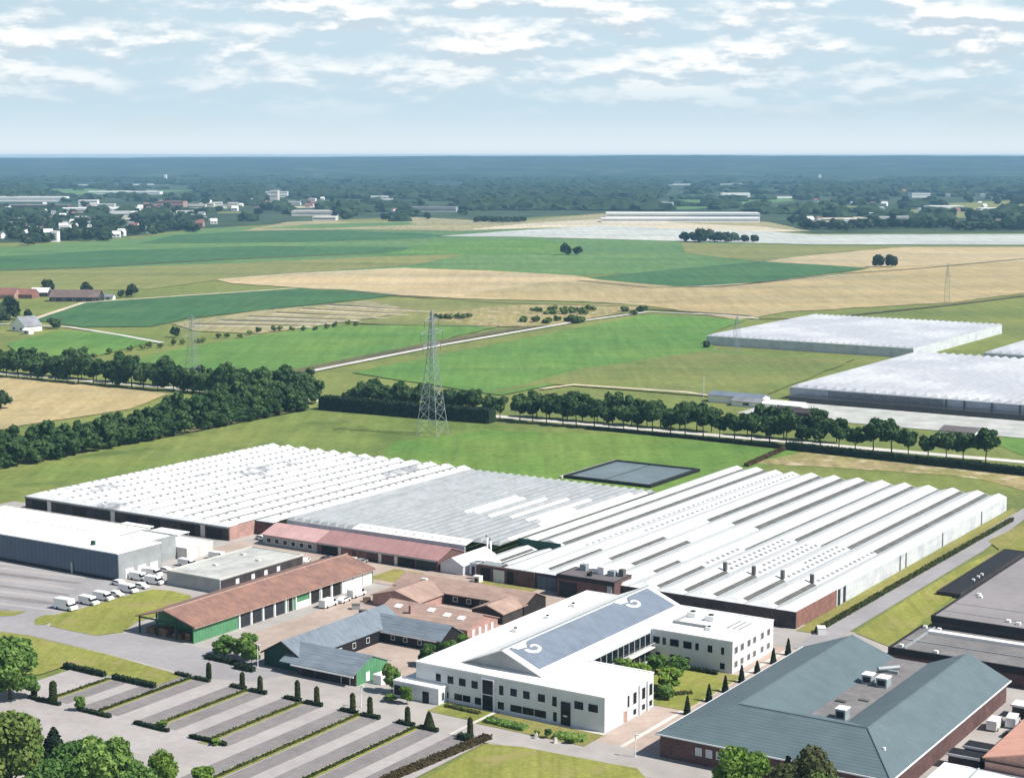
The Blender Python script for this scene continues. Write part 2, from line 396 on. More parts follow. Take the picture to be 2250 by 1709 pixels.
def wobble(pts):
    """field edges are never ruler-straight: break long edges and nudge the new points a little"""
    out = []
    for i, p in enumerate(pts):
        q = pts[(i + 1) % len(pts)]; L = math.hypot(q[0] - p[0], q[1] - p[1]); out.append(p)
        n = int(min(24, L // 14)) if math.hypot(*p) > 450 else 0
        for k in range(1, n):
            t = k / n; a = min(2.2, 0.012 * L) * (RND.random() - 0.5) * 2
            out.append((p[0] + (q[0] - p[0]) * t - (q[1] - p[1]) / L * a, p[1] + (q[1] - p[1]) * t + (q[0] - p[0]) / L * a))
    return out
def sheet(name, pts, z, mat, site=False):
    """a flat piece of ground laid a little above what it lies on"""
    LAY[0] += 1; z += 0.0012 * LAY[0]
    if not site: pts = wobble(pts)
    me = bpy.data.meshes.new(name)
    me.from_pydata([(p[0], p[1], 0) for p in pts], [], [tuple(range(len(pts)))])
    me.materials.append(M[mat]); me.update()
    o = bpy.data.objects.new(name, me); COL.objects.link(o)
    o.location = (0, 0, z)
    if site: o.rotation_euler = (0, 0, SITE)
    if me.polygons[0].normal.z < 0: me.flip_normals()
    return props(o, kind='structure')
def rect(u0, u1, v0, v1): return [(u0, v0), (u1, v0), (u1, v1), (u0, v1)]
def patch(name, pts, z, mat): return sheet(name, [ground_at(*p) for p in pts], z, mat)
def spatch(name, pts, z, mat): return sheet(name, [src(*p) for p in pts], z, mat)
def strip(name, pts, w, z, mat, fn=ground_at):
    """a road or track of constant width along a line"""
    P = [np.array(fn(*p)) for p in pts]; L, R = [], []
    for i, p in enumerate(P):
        d = P[min(i + 1, len(P) - 1)] - P[max(i - 1, 0)]; d = d / np.linalg.norm(d); n = np.array((-d[1], d[0]))
        L.append(tuple(p + n * w / 2)); R.append(tuple(p - n * w / 2))
    me = bpy.data.meshes.new(name); n = len(P)
    me.from_pydata([(x, y, 0) for x, y in L + R], [], [(i, n + i, n + i + 1, i + 1) for i in range(n - 1)])
    me.materials.append(M[mat]); me.update()
    o = bpy.data.objects.new(name, me); COL.objects.link(o); o.location = (0, 0, z)
    if me.polygons[0].normal.z < 0: me.flip_normals()
    return props(o, kind='structure')

# ------------------------------------------------------------------ land
g = bpy.data.meshes.new('ground')
g.from_pydata([(-8590, -370, 0), (8590, -370, 0), (8590, 15260, 0), (-8590, 15260, 0)], [], [(0, 1, 2, 3)])
g.materials.append(M['ground'])
go = bpy.data.objects.new('ground', g); COL.objects.link(go); props(go, kind='structure')

patch('woodland_floor', [(-700, 545), (0, 525), (200, 520), (420, 495), (850, 470), (1000, 478), (1300, 462), (1680, 498), (1760, 505), (2900, 502), (2900, 352), (-700, 352)], 0.10, 'wood_floor')
patch('field', [(-300, 540), (0, 535), (300, 515), (470, 492), (900, 488), (1100, 492), (1300, 482), (1500, 520), (1750, 535), (1650, 567), (1400, 590), (1240, 596), (880, 580), (640, 592), (470, 606), (200, 620), (-300, 620)], 0.20, 'green_b')
patch('field', [(-300, 556), (0, 554), (250, 541), (560, 532), (960, 536), (830, 546), (500, 560), (180, 577), (-300, 590)], 0.30, 'green_c')
patch('field', [(380, 508), (620, 496), (900, 504), (1010, 512), (700, 522), (420, 526), (300, 527)], 0.30, 'green_c')
patch('field', [(-300, 592), (0, 588), (480, 570), (820, 555), (1010, 549), (900, 572), (640, 591), (470, 605), (330, 625), (-300, 640)], 0.32, 'yellow')
patch('field', [(960, 520), (1180, 520), (1260, 536), (1210, 550), (960, 549), (830, 550)], 0.34, 'green_a')
patch('field', [(1470, 524), (1740, 533), (1950, 534), (1780, 548), (1640, 566), (1480, 548)], 0.36, 'yellow')
patch('field', [(1650, 566), (1770, 550), (1950, 534), (2900, 534), (2900, 640), (2212, 634), (2050, 655), (1700, 674), (1600, 692), (1390, 660), (1380, 622), (1560, 617), (1830, 590), (1880, 580)], 0.38, 'tan2')
patch('field', [(1660, 563), (1780, 549), (1960, 535), (2900, 536), (2900, 560), (2212, 566), (1900, 577), (1760, 574)], 0.42, 'tan')
patch('field', [(1250, 603), (1400, 588), (1640, 566), (1760, 572), (1880, 580), (1700, 604), (1560, 618), (1400, 621), (1290, 606)], 0.44, 'green_c')
patch('field', [(470, 606), (640, 592), (880, 580), (1060, 586), (1240, 596), (1300, 606), (1400, 622), (1390, 660), (1250, 652), (1000, 646), (820, 636), (640, 622), (500, 613)], 0.46, 'tan')
patch('field', [(1180, 610), (1300, 606), (1480, 622), (1600, 640), (1390, 656), (1150, 650), (1000, 640)], 0.50, 'tan2')
patch('field', [(70, 692), (170, 656), (400, 640), (640, 624), (740, 626), (862, 638), (760, 650), (600, 667), (400, 690), (330, 706), (180, 708)], 0.46, 'green_c')
patch('field', [(370, 700), (560, 672), (800, 650), (980, 652), (900, 672), (760, 695), (560, 722), (420, 716)], 0.42, 'plot')
for k in range(6):
    x0, y0, x1, y1 = 425 + 58 * k, 700 - 8.4 * k, 640 + 52 * k, 704 - 6.6 * k
    patch('crop_strip', [(x0, y0), (x1, y1), (x1 + 12, y1 + 2.2), (x0 - 14, y0 + 2.4)], 0.50 + 0.02 * k, 'soil')
    patch('crop_strip', [(x0 - 8, y0 + 3.0), (x1 + 30, y1 + 3.4), (x1 + 44, y1 + 5.6), (x0 - 14, y0 + 5.2)], 0.51 + 0.02 * k, 'pale')
patch('field', [(800, 652), (870, 645), (1100, 652), (1390, 660), (1380, 676), (1080, 706), (760, 700), (900, 672)], 0.44, 'yellow')
patch('field', [(930, 678), (1110, 660), (1330, 660), (1390, 665), (1200, 704), (1050, 708), (930, 690)], 0.48, 'rough')
patch('field', [(20, 742), (120, 716), (260, 720), (345, 738), (210, 770), (20, 790)], 0.40, 'green_a')
patch('field', [(270, 782), (420, 748), (700, 705), (900, 702), (1085, 704), (940, 740), (780, 775), (650, 806), (480, 806)], 0.42, 'green_a')
strip('track', [(-20, 700), (150, 708), (260, 725), (350, 742)], 4, 0.55, 'concrete')
patch('field', [(760, 806), (1000, 758), (1395, 681), (1500, 686), (1610, 692), (1545, 718), (1535, 758), (1680, 770), (1850, 775), (1700, 830), (1640, 862), (1480, 852), (1200, 832), (1080, 855)], 0.40, 'green_a')
patch('field', [(1050, 852), (1250, 800), (1520, 760), (1680, 772), (1850, 777), (1710, 832), (1640, 862), (1480, 854), (1180, 830)], 0.46, 'green_e')
strip('ditch', [(630, 805), (960, 738), (1240, 690), (1395, 668), (1620, 684)], 9, 0.50, 'soil')
for pts, w_, mt in (([(640, 623), (860, 640), (1100, 657), (1390, 664)], 5, 'soil'), ([(1250, 607), (1400, 622.5), (1560, 620), (1830, 592)], 6, 'soil'), ([(-100, 588), (180, 579), (500, 561), (830, 547)], 7, 'soil'), ([(1830, 592), (2000, 580), (2212, 560)], 6, 'soil'), ([(70, 692), (180, 655), (400, 640), (640, 624)], 5, 'pale'), ([(1480, 622), (1640, 612), (1830, 594)], 5, 'pale'), ([(470, 606), (640, 592), (880, 580)], 7, 'pale'), ([(1080, 706), (930, 705), (760, 700)], 3, 'soil'), ([(1640, 690), (1780, 688), (2050, 660), (2212, 640)], 5, 'soil'), ([(330, 950), (665, 884)], 3, 'soil')):
    strip('ditch', pts, w_, 0.62, mt)
strip('track', [(650, 808), (960, 746), (1240, 697), (1400, 675), (1560, 682), (1640, 690)], 5, 0.60, 'concrete')
strip('track', [(1170, 842), (1240, 833), (1480, 849), (1600, 866), (1680, 880)], 4, 0.60, 'pale')
patch('field', [(-200, 812), (40, 816), (365, 852), (280, 885), (-200, 960)], 0.30, 'tan2')
patch('field', [(-300, 1040), (0, 1026), (330, 950), (665, 886), (1060, 918), (1400, 938), (1720, 975), (1600, 1030), (1200, 1300), (-300, 1300)], 0.03, 'green_d')
patch('field', [(850, 955), (1050, 930), (1400, 940), (1720, 975), (1700, 990), (1500, 1060), (1000, 1060), (820, 990)], 0.05, 'green_f')
patch('field', [(1620, 1000), (1745, 975), (1900, 990), (2212, 1025), (2500, 1060), (2500, 1180), (2212, 1060), (2100, 1030), (1800, 1010)], 0.06, 'rough')
strip('track', [(1760, 985), (1900, 1003), (2100, 1030), (2230, 1048)], 4, 0.09, 'pale')
patch('field', [(2150, 960), (2212, 905), (2500, 905), (2500, 1010), (2212, 985)], 0.07, 'green_a')
# beige works and white film fields towards the town
patch('bare_ground', [(520, 500), (620, 480), (900, 470), (1100, 480), (1300, 462), (1660, 480), (1750, 500), (1600, 505), (1300, 488), (1000, 500), (760, 496)], 0.40, 'plot')
patch('bare_ground', [(1010, 497), (1130, 484), (1300, 474), (1500, 484), (1640, 490), (1730, 500), (1600, 503), (1300, 490)], 0.44, 'pale')
patch('field', [(560, 494), (700, 484), (880, 480), (900, 486), (700, 494)], 0.44, 'green_b')
patch('field', [(700, 476), (860, 472), (900, 477), (760, 482)], 0.44, 'yellow')
patch('film_field', [(950, 511), (1140, 497), (1300, 488), (1480, 496), (1640, 500), (1760, 508), (2900, 505), (2900, 531), (1760, 529), (1640, 526), (1470, 522), (1120, 512)], 0.50, 'plastic')
patch('field', [(1430, 452), (1480, 425), (1715, 428), (1715, 435), (1500, 452), (1240, 455)], 0.45, 'green_b')
patch('field', [(1850, 475), (2050, 440), (2212, 432), (2600, 432), (2600, 470), (2212, 470)], 0.45, 'yellow')
patch('field', [(-200, 415), (180, 408), (420, 412), (300, 420), (-200, 425)], 0.45, 'green_b')
for pts in ([(1420, 397), (1600, 396), (1610, 399), (1420, 400.5)], [(1500, 426), (1715, 425), (1717, 429), (1500, 430)], [(190, 413), (340, 412.5), (340, 415), (190, 416)], [(90, 400), (430, 397), (430, 399), (90, 403)], [(1780, 385), (1900, 384), (1900, 387), (1780, 388)]):
    patch('film_field', pts, 0.60, 'plastic')

# the wooded ridge that closes the view
hm = bpy.data.meshes.new('hills'); hv, hf = [], []
NX, NY = 150, 34
rg = np.random.RandomState(4)
ph = rg.rand(12) * 6.28
for j in range(NY):
    t = j / (NY - 1); y = 6200 + 9000 * t
    for i in range(NX):
        x = (-0.5 + i / (NX - 1)) * 11000 * (0.75 + 0.5 * t)
        e = min(1, max(0, t / 0.72)); e = e * e * (3 - 2 * e)
        a = x / y
        top = 106.2 + 9 * math.tanh(a * 7 + 0.9) - 6 + 0.5 * 3.0 * sin(a * 19 + ph[0]) + 1.6 * sin(a * 47 + ph[1]) + 0.8 * sin(a * 120 + ph[2])
        if a < -0.05: top -= min(3.5, (-0.05 - a) * 20)
        top += 2.5 * (rg.rand() - 0.5)
        hv.append((x, y, -2 + (top + 2) * e + 5 * e * sin(x * 0.0021 + y * 0.003 + ph[3]) * (1 - t)))
for j in range(NY - 1):
    for i in range(NX - 1):
        k = j * NX + i; hf.append((k, k + 1, k + NX + 1, k + NX))
hm.from_pydata(hv, [], hf); hm.materials.append(M['hill']); hm.update()
ho = bpy.data.objects.new('hills', hm); COL.objects.link(ho); props(ho, kind='structure')

# ------------------------------------------------------------------ the estate: paving, roads, lawns
ZY = 0.08
sheet('yard', rect(-430, -150, 262, 372), ZY, 'yard', True)
sheet('yard', rect(-340, -226, 350, 383), ZY + 0.01, 'yard', True)
sheet('yard', rect(-160, -60, 225, 372), ZY, 'yard', True)
sheet('courtyard', rect(-262, -205, 283, 372), ZY + 0.02, 'yard_red', True)
sheet('brick_path', rect(-158, -144.5, 262, 352), ZY + 0.02, 'yard_red', True)
sheet('brick_path', rect(-152.6, -151.6, 262, 352), ZY + 0.03, 'concrete', True)
spatch('asphalt_yard', [(-160, 1225), (255, 1268), (262, 1292), (300, 1300), (130, 1345), (60, 1365), (-160, 1400)], ZY + 0.01, 'asphalt')
for k in range(9):
    y0 = 1246 + 13 * k
    spatch('worn_strip', [(-100, y0 - 12), (60 + 14 * (k % 3), y0 + 8), (190 - 12 * (k % 4), y0 + 22), (186 - 12 * (k % 4), y0 + 25), (60, y0 + 13), (-100, y0 - 7)] if y0 < 1330 else [(-100, y0), (20, y0 + 2), (20, y0 + 5), (-100, y0 + 4)], ZY + 0.02, 'bay' if k % 2 else 'lane_pave')
spatch('road', [(-160, 1352), (60, 1350), (90, 1372), (215, 1398), (290, 1392), (420, 1420), (560, 1445), (640, 1480), (560, 1500), (440, 1490), (250, 1440), (60, 1396), (-160, 1388)], ZY + 0.03, 'asphalt')
sheet('road', rect(-285, -60, 262.5, 274), ZY + 0.02, 'yard', True)
sheet('car_park', rect(-276, -175, 222, 268), ZY + 0.015, 'lane_pave', True)
sheet('car_park', [(-276, 200), (-175, 200), (-175, 222), (-276, 222)], ZY + 0.012, 'yard', True)
MED = [-264.0, -249.8, -234.2, -219.5, -205.0, -191.0]
for i, u in enumerate(MED):
    v0 = 235.5 if i < 3 else (234.0 if i == 3 else 205)
    v1 = 252 if i == 0 else 262.5
    for sgn in (-1, 1):
        if i == 0 and sgn < 0: continue
        a, b = sorted((u + sgn * 1.3, u + sgn * 5.2))
        sheet('parking_bays', rect(a, b, v0, v1), ZY + 0.03, 'bay', True)
    sheet('median_grass', rect(u - 1.0, u + 1.0, v0 - 1.5, v1), ZY + 0.05, 'lawn', True)
sheet('parking_bays', rect(-182.5, -178.6, 205, 262), ZY + 0.03, 'bay', True)
spatch('lawn', [(120, 1352), (180, 1338), (270, 1312), (335, 1296), (375, 1299), (420, 1310), (420, 1335), (300, 1368), (270, 1390), (212, 1398), (160, 1388), (110, 1377)], ZY + 0.06, 'lawn')
spatch('lawn', [(76, 1362), (95, 1353), (118, 1352), (122, 1364), (100, 1374), (78, 1374)], ZY + 0.062, 'lawn')
spatch('lawn', [(-160, 1382), (0, 1389), (60, 1397), (240, 1440), (402, 1486), (345, 1508), (250, 1488), (140, 1466), (92, 1482), (0, 1500), (-160, 1520)], ZY + 0.06, 'lawn')
spatch('lawn', [(-120, 1346), (0, 1343), (58, 1344), (30, 1354), (-120, 1360)], ZY + 0.062, 'lawn')
spatch('lawn', [(900, 1735), (990, 1680), (1070, 1636), (1150, 1643), (1260, 1664), (1400, 1690), (1440, 1735)], ZY + 0.06, 'lawn')
sheet('lawn', [(-157, 366), (-152.8, 366), (-150.6, 520), (-157, 535)], ZY + 0.04, 'verge', True)
sheet('lane', [(-152, 352), (-146, 352), (-146, 470), (-150, 540), (-154, 540)], ZY + 0.05, 'asphalt', True)
spatch('lawn', [(1880, 1392), (1950, 1345), (2080, 1265), (2250, 1180), (2300, 1180), (2060, 1340), (1960, 1425)], ZY + 0.06, 'lawn')
spatch('lawn', [(2170, 1190), (2250, 1150), (2330, 1150), (2330, 1190), (2200, 1212)], ZY + 0.055, 'verge')
sheet('forecourt', rect(-330, -258, 349, 367), ZY + 0.03, 'yard_red', True)
sheet('lawn', rect(-272, -262, 352, 364), ZY + 0.05, 'verge', True)
sheet('lawn', rect(-245, -228, 356, 366), ZY + 0.05, 'verge', True)
sheet('lawn', rect(-195, -183.4, 271.2, 277.8), ZY + 0.05, 'lawn', True)
sheet('flower_bed', rect(-182.6, -158, 270.2, 277.6), ZY + 0.05, 'verge', True)
sheet('lawn', rect(-173.6, -151.8, 299.2, 326.4), ZY + 0.04, 'lawn', True)
sheet('path', rect(-182, -158, 277.6, 278.6), ZY + 0.06, 'concrete', True)
sheet('path', rect(-183.4, -182.6, 262, 278), ZY + 0.06, 'concrete', True)
sheet('court', rect(-232.4, -216, 288, 305.5), ZY + 0.05, 'yard_red', True)

# ------------------------------------------------------------------ helpers for buildings
def window(par, face, c, z, w, h, at, dark='glass', name='window', fr=0.09, mull=0):
    """frame set on a wall with its pane as a sub-part; face F looks along -v, R along +u"""
    f, p = MB(), MB()
    def bx(mb, a0, a1, z0, z1, d0, d1):
        if face == 'F': mb.box(a0, a1, at - d1, at - d0, z0, z1)
        else: mb.box(at + d0, at + d1, a0, a1, z0, z1)
    a0, a1, z0, z1 = c - w / 2, c + w / 2, z - h / 2, z + h / 2
    bx(f, a0 - fr, a1 + fr, z0 - fr, z0, 0.003, 0.10); bx(f, a0 - fr, a1 + fr, z1, z1 + fr, 0.003, 0.10)
    bx(f, a0 - fr, a0, z0, z1, 0.003, 0.10); bx(f, a1, a1 + fr, z0, z1, 0.003, 0.10)
    for k in range(mull):
        q = a0 + (k + 1) * w / (mull + 1); bx(f, q - 0.04, q + 0.04, z0, z1, 0.032, 0.08)
    fo = f.build(name, 'frame', par)
    bx(p, a0, a1, z0, z1, 0.003, 0.03)
    p.build('pane', dark, fo)
    return fo
def door(par, face, c, w, h, at, mat='door_dark', name='door', z0=0.1, frame=None):
    d = MB()
    if face == 'F': d.box(c - w / 2, c + w / 2, at - 0.07, at - 0.004, z0, z0 + h)
    else: d.box(at + 0.004, at + 0.07, c - w / 2, c + w / 2, z0, z0 + h)
    o = d.build(name, mat, par)
    if frame:
        f = MB()
        for a in (c - w / 2 - 0.1, c + w / 2):
            if face == 'F': f.box(a, a + 0.1, at - 0.12, at - 0.004, z0, z0 + h + 0.1)
            else: f.box(at + 0.004, at + 0.12, a, a + 0.1, z0, z0 + h + 0.1)
        if face == 'F': f.box(c - w / 2 - 0.005, c + w / 2 + 0.005, at - 0.118, at - 0.006, z0 + h, z0 + h + 0.098)
        else: f.box(at + 0.006, at + 0.118, c - w / 2 - 0.005, c + w / 2 + 0.005, z0 + h, z0 + h + 0.098)
        f.build('door_frame', frame, o)
    return o
def gable_walls(u0, u1, v0, v1, ze, zr, axis):
    m = MB()
    if axis == 'u': m.extr([(v0, 0), (v1, 0), (v1, ze), ((v0 + v1) / 2, zr), (v0, ze)], u0, u1, 'u')
    else: m.extr([(u0, 0), (u1, 0), (u1, ze), ((u0 + u1) / 2, zr), (u0, ze)], v0, v1, 'v')
    return m
def gable_roof(u0, u1, v0, v1, ze, zr, axis, over=0.5, th=0.22, end=0.4, r=None):
    """two slopes with thickness; ze, zr are the wall lines the roof sits 2 cm above"""
    m = MB()
    lo, hi = (v0, v1) if axis == 'u' else (u0, u1)
    c = (lo + hi) / 2 if r is None else r
    a0, a1 = (u0 - end, u1 + end) if axis == 'u' else (v0 - end, v1 + end)
    k1, k2 = (zr - ze) / (c - lo), (zr - ze) / (hi - c)
    b = 0.02
    m.extr([(lo - over, ze - over * k1 + b), (c, zr + b), (c, zr + th + b), (lo - over, ze - over * k1 + th + b)], a0, a1, axis)
    m.extr([(c, zr + b), (hi + over, ze - over * k2 + b), (hi + over, ze - over * k2 + th + b), (c, zr + th + b)], a0, a1, axis)
    return m
def flat_roofed(par, u0, u1, v0, v1, h, wall, roof, rim='white', rimh=0.35, rimw=0.3):
    MB().box(u0, u1, v0, v1, 0, h).build('wall', wall, par)
    MB().box(u0 + rimw, u1 - rimw, v0 + rimw, v1 - rimw, h, h + 0.08).build('roof', roof, par)
    p = MB()
    p.box(u0 - 0.06, u1 + 0.06, v0 - 0.06, v0 + rimw, h + 0.002, h + rimh).box(u0 - 0.06, u1 + 0.06, v1 - rimw, v1 + 0.06, h + 0.002, h + rimh)
    p.box(u0 - 0.06, u0 + rimw, v0 + rimw, v1 - rimw, h + 0.002, h + rimh).box(u1 - rimw, u1 + 0.06, v0 + rimw, v1 - rimw, h + 0.002, h + rimh)
    p.build('parapet', rim, par)

# ------------------------------------------------------------------ white office building
of = thing('office_building', 'white U-shaped two storey office with a long blue-grey pitched roof bearing white swirls', 'office', -203, 278.7)
H = 7.0
w = MB()
w.box(-203, -158.5, 278.7, 298.5, 0, H); w.box(-203, -174.4, 298.5, 327, 0, H); w.box(-203, -154.7, 327, 348, 0, H)
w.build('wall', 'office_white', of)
rf = MB()
rf.box(-202.6, -158.9, 279.1, 298.1, H, H + 0.1); rf.box(-202.6, -174.8, 298.1, 327.4, H, H + 0.1); rf.box(-202.6, -155.1, 327.4, 347.6, H, H + 0.1)
rfo = rf.build('flat_roof', 'white_roof', of)
pp = MB()
for b in ((-203.1, -158.4, 278.6, 279.1), (-158.9, -158.4, 279.1, 298.6), (-174.8, -158.9, 298.1, 298.6), (-174.8, -174.3, 298.6, 327), (-174.3, -154.6, 326.9, 327.4), (-155.1, -154.6, 327.4, 348.1), (-203.1, -155.1, 347.6, 348.1), (-203.1, -202.6, 279.1, 347.6)):
    pp.box(*b, H + 0.002, H + 0.3)
pp.build('parapet', 'white', of)
# pitched roof over the long wing
ZR, ZE, UR = 11.3, 7.12, -185.2
gw = MB().extr([(-194.8, ZE), (-175.4, ZE), (UR, ZR - 0.2)], 284.2, 345, 'v'); gw.build('gable_wall', 'steel_grey', of)
gr = gable_roof(-194.8, -175.6, 284.2, 345, ZE, ZR - 0.2, 'v', 0.35, 0.25, 0.9, UR).build('pitched_roof', 'white_roof', of)
kk = (ZR - 0.2 - ZE) / (UR + 175.6)          # z falls towards +u
def on_slope(u, v, lift): return (u, v, ZR + 0.07 + kk * (u - UR) + lift)
sl = MB()
def slab(mb, pts, lo, hi):
    n = len(pts); k = len(mb.v)
    mb.v += [on_slope(u, v, lo) for u, v in pts] + [on_slope(u, v, hi) for u, v in pts]
    mb.f.append(tuple(range(k + n, k + 2 * n))); mb.mi.append(0)
    for i in range(n):
        j = (i + 1) % n; mb.f.append((k + i, k + j, k + n + j, k + n + i)); mb.mi.append(0)
slab(sl, [(-184.7, 285.2), (-177.3, 285.2), (-177.3, 344.2), (-184.7, 344.2)], 0.0, 0.05)
slo = sl.build('slate_field', 'slate_blue', gr)
def swirl(v, s):
    e = MB()
    slab(e, [(-184.9, v - 4.6 * s), (-183.6, v - 3.4 * s), (-183.3, v - 0.6 * s), (-184.4, v + 0.6 * s), (-184.9, v + 3.4 * s)][::(1 if s > 0 else -1)], 0.052, 0.10)
    cu, cv, n = -182.45, v + 0.7 * s, 34
    for i in range(n):
        t0, t1 = i / n, (i + 1) / n
        a0, a1 = radians(168 + 325 * t0), radians(168 + 325 * t1)
        ro0, ro1 = 2.5 - 1.7 * t0, 2.5 - 1.7 * t1
        wd0, wd1 = 1.0 - 0.55 * t0, 1.0 - 0.55 * t1
        pt = lambda a, r: (cu + 0.75 * r * sin(a) * -1, cv + r * cos(a) * s * 1.25)
        q = [pt(a0, ro0), pt(a1, ro1), pt(a1, ro1 - wd1), pt(a0, ro0 - wd0)]
        slab(e, q, 0.102 + 0.0005 * i, 0.13 + 0.0005 * i)
    e.build('swirl_emblem', 'white_roof', gr)
swirl(290.6, 1); swirl(333.0, 1)
rc = MB().box(UR - 0.25, UR + 0.25, 283.4, 345.8, ZR + 0.02, ZR + 0.16); rc.build('ridge_cap', 'metal', gr)
door(of, 'F', -186.6, 1.4, 1.5, 284.2, 'steel_grey', 'gable_hatch', ZE + 0.8)
for c, wd in ((-197.4, 1.3), (-194.4, 1.5), (-191.5, 1.7), (-188.5, 1.6), (-179.2, 1.6), (-176.2, 1.6), (-172.7, 1.7), (-164.2, 2.1), (-161.0, 2.2)):
    window(of, 'F', c, 4.75, wd, 1.6, 278.7)
window(of, 'F', -182.1, 4.7, 1.1, 2.0, 278.7); window(of, 'F', -169.7, 4.6, 1.1, 2.0, 278.7)
window(of, 'F', -195.6, 1.5, 1.5, 1.3, 278.7); window(of, 'F', -191.5, 1.5, 4.0, 1.4, 278.7, mull=1); window(of, 'F', -187.7, 1.5, 1.6, 1.5, 278.7)
window(of, 'F', -182.2, 1.5, 1.6, 1.6, 278.7); window(of, 'F', -175.8, 1.5, 8.4, 1.5, 278.7, mull=2); window(of, 'F', -169.6, 1.5, 0.9, 1.9, 278.7)
ent = MB().box(-186.5, -183.9, 278.5, 278.66, 0.1, 6.3).build('entrance_glazing', 'glass', of)
fr = MB()
for q in (-186.7, -183.9): fr.box(q, q + 0.2, 278.3, 278.69, 0.1, 6.5)
fr.box(-186.5, -183.9, 278.3, 278.69, 6.3, 6.5); fr.box(-186.5, -183.9, 278.4, 278.49, 3.2, 3.35); fr.build('entrance_frame', 'frame', ent)
d2 = MB().box(-168.2, -166.1, 278.5, 278.69, 0.1, 4.9).build('side_door', 'glass', of)
MB().box(-167.6, -166.7, 278.42, 278.49, 2.0, 2.25).build('door_sign', 'frame', d2)
for v in (288.0, 290.6, 294.2, 297.2): window(of, 'R', v, 4.0, 1.4 if v > 289 else 0.8, 2.4, -158.5)
for v in (290.6, 294.2, 297.2): window(of, 'R', v, 1.2, 1.3, 1.2, -158.5)
door(of, 'R', 286.8, 1.4, 2.3, -158.5, 'brick_pink', 'door', 0.1, 'frame')
for q in (292.4, 295.7): MB().box(-158.5, -158.1, q - 0.2, q + 0.2, 0.1, 6.2).build('pilaster', 'white', of)
for c, wd in ((-173.0, 1.7), (-171.1, 0.9), (-168.6, 2.2), (-165.4, 2.1), (-163.1, 0.9), (-160.0, 1.2), (-157.0, 0.8)): window(of, 'F', c, 4.85, wd, 1.6, 327)
for c in (-172.6, -169.0, -165.4, -157.0): window(of, 'F', c, 1.5, 1.2, 1.4, 327)
for v in (328.7, 331.7, 335.1, 338.0, 342.0, 345.3):
    window(of, 'R', v, 5.0, 1.5, 1.5, -154.7, 'gh_strip'); window(of, 'R', v, 1.9, 1.5, 1.4, -154.7, 'gh_strip')
cg = MB().box(-174.4, -174.25, 299.5, 326.4, 0.6, 6.3).build('courtyard_glazing', 'glass', of)
cm = MB()
for q in np.linspace(299.6, 326.3, 12): cm.box(-174.25, -174.1, q - 0.12, q + 0.12, 0.1, 6.3)
cm.build('mullion', 'steel_grey', cg)
cb = MB().box(-174.25, -172.9, 304, 326.3, 3.25, 3.42).build('gallery', 'white', of)
rl = MB()
for q in np.linspace(304, 326, 16): rl.bar((-172.95, q, 3.42), (-172.95, q, 4.4), 0.035)
rl.bar((-172.95, 304, 4.4), (-172.95, 326.2, 4.4), 0.05); rl.build('railing', 'white', cb)
for u, v, s in ((-171.2, 341.0, 1.1), (-166.4, 340.4, 1.1), (-163.2, 333.0, 0.7), (-198.2, 309, 0.7), (-198.0, 322, 0.6), (-198.4, 334, 0.7)):
    k = MB(); k.box(u - s, u + s, v - s, v + s, H + 0.1, H + 0.1 + s * 1.1)
    ko = k.build('roof_unit', 'white_roof', of, bevel=0.05)
    k = MB(); k.bar((u, v, H + 0.1 + s * 1.1), (u, v, H + 0.3 + s * 1.1), s * 0.55, n=14); k.build('fan', 'black', ko)
tr = MB(); tr.box(-172.6, -163.6, 333.8, 334.3, H + 0.1, H + 0.7); tr.box(-172.6, -172.1, 334.3, 339.4, H + 0.1, H + 0.6); tr.build('duct', 'steel_grey', of)
for q in (-160.6, -159.2, -157.8):
    MB().box(q, q + 0.35, 336.5, 343, H + 0.1, H + 0.35).build('cable_tray', 'steel_grey', of)
# entrance annex
an = thing('entrance_annex', 'small white flat-roofed annex at the left end of the office front', 'annex', -206.5, 275.5)
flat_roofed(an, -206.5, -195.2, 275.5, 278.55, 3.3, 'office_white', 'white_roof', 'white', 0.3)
an2 = MB().box(-206.5, -203.2, 278.56, 284, 0, 3.2).build('side_wing', 'white', an)
door(an, 'F', -198.3, 1.7, 2.4, 275.5, 'glass', 'door', 0.1, 'frame'); window(an, 'R', 277.0, 1.6, 0.7, 1.7, -195.2)
MB().box(-206.2, -202.0, 275.35, 275.49, 0.6, 2.6).build('recess_shade', 'dark', an)  # flat dark slab, the shade of a recess put into its colour

# ------------------------------------------------------------------ hipped brick building
hb = thing('brick_hall', 'large brick hall under a blue-grey hipped roof round a sunken flat centre', 'hall', -144, 272.5)
EZ = 4.7
U0, U1, V0, V1 = -144.0, -98.9, 272.4, 340.0
hw = MB(); hw.box(-143.5, -99.6, 273.1, 300, 0, EZ - 0.1); hw.box(-143.5, -122, 300, 339.7, 0, EZ - 0.1); hw.box(-117, -99.6, 300, 339.7, 0, EZ - 0.1); hw.box(-122, -117, 300, 332, 0, EZ - 0.1)
hw.build('wall', 'brick_dark', hb)
ZH, RA, RB, RV, FZ = 9.0, -132.9, -107.8, 284.2, 5.5
IA, IB, IV = -123.4, -116.2, 296.0
r = MB()
fl, frr = (U0, V0, EZ), (U1, V0, EZ)
a0, a1, b0, b1 = (RA, RV, ZH), (RA, V1, ZH), (RB, RV, ZH), (RB, V1, ZH)
r.quad(fl, frr, b0, a0)                                   # front slope
r.quad((U0, V1, EZ), fl, a0, a1)                          # left outer
r.quad(frr, (U1, V1, EZ), b1, b0)                         # right outer
r.quad(a0, (IA, IV, FZ), (IA, V1, FZ), a1)                # left wing, inner
r.quad((IB, IV, FZ), b0, b1, (IB, V1, FZ))                # right wing, inner
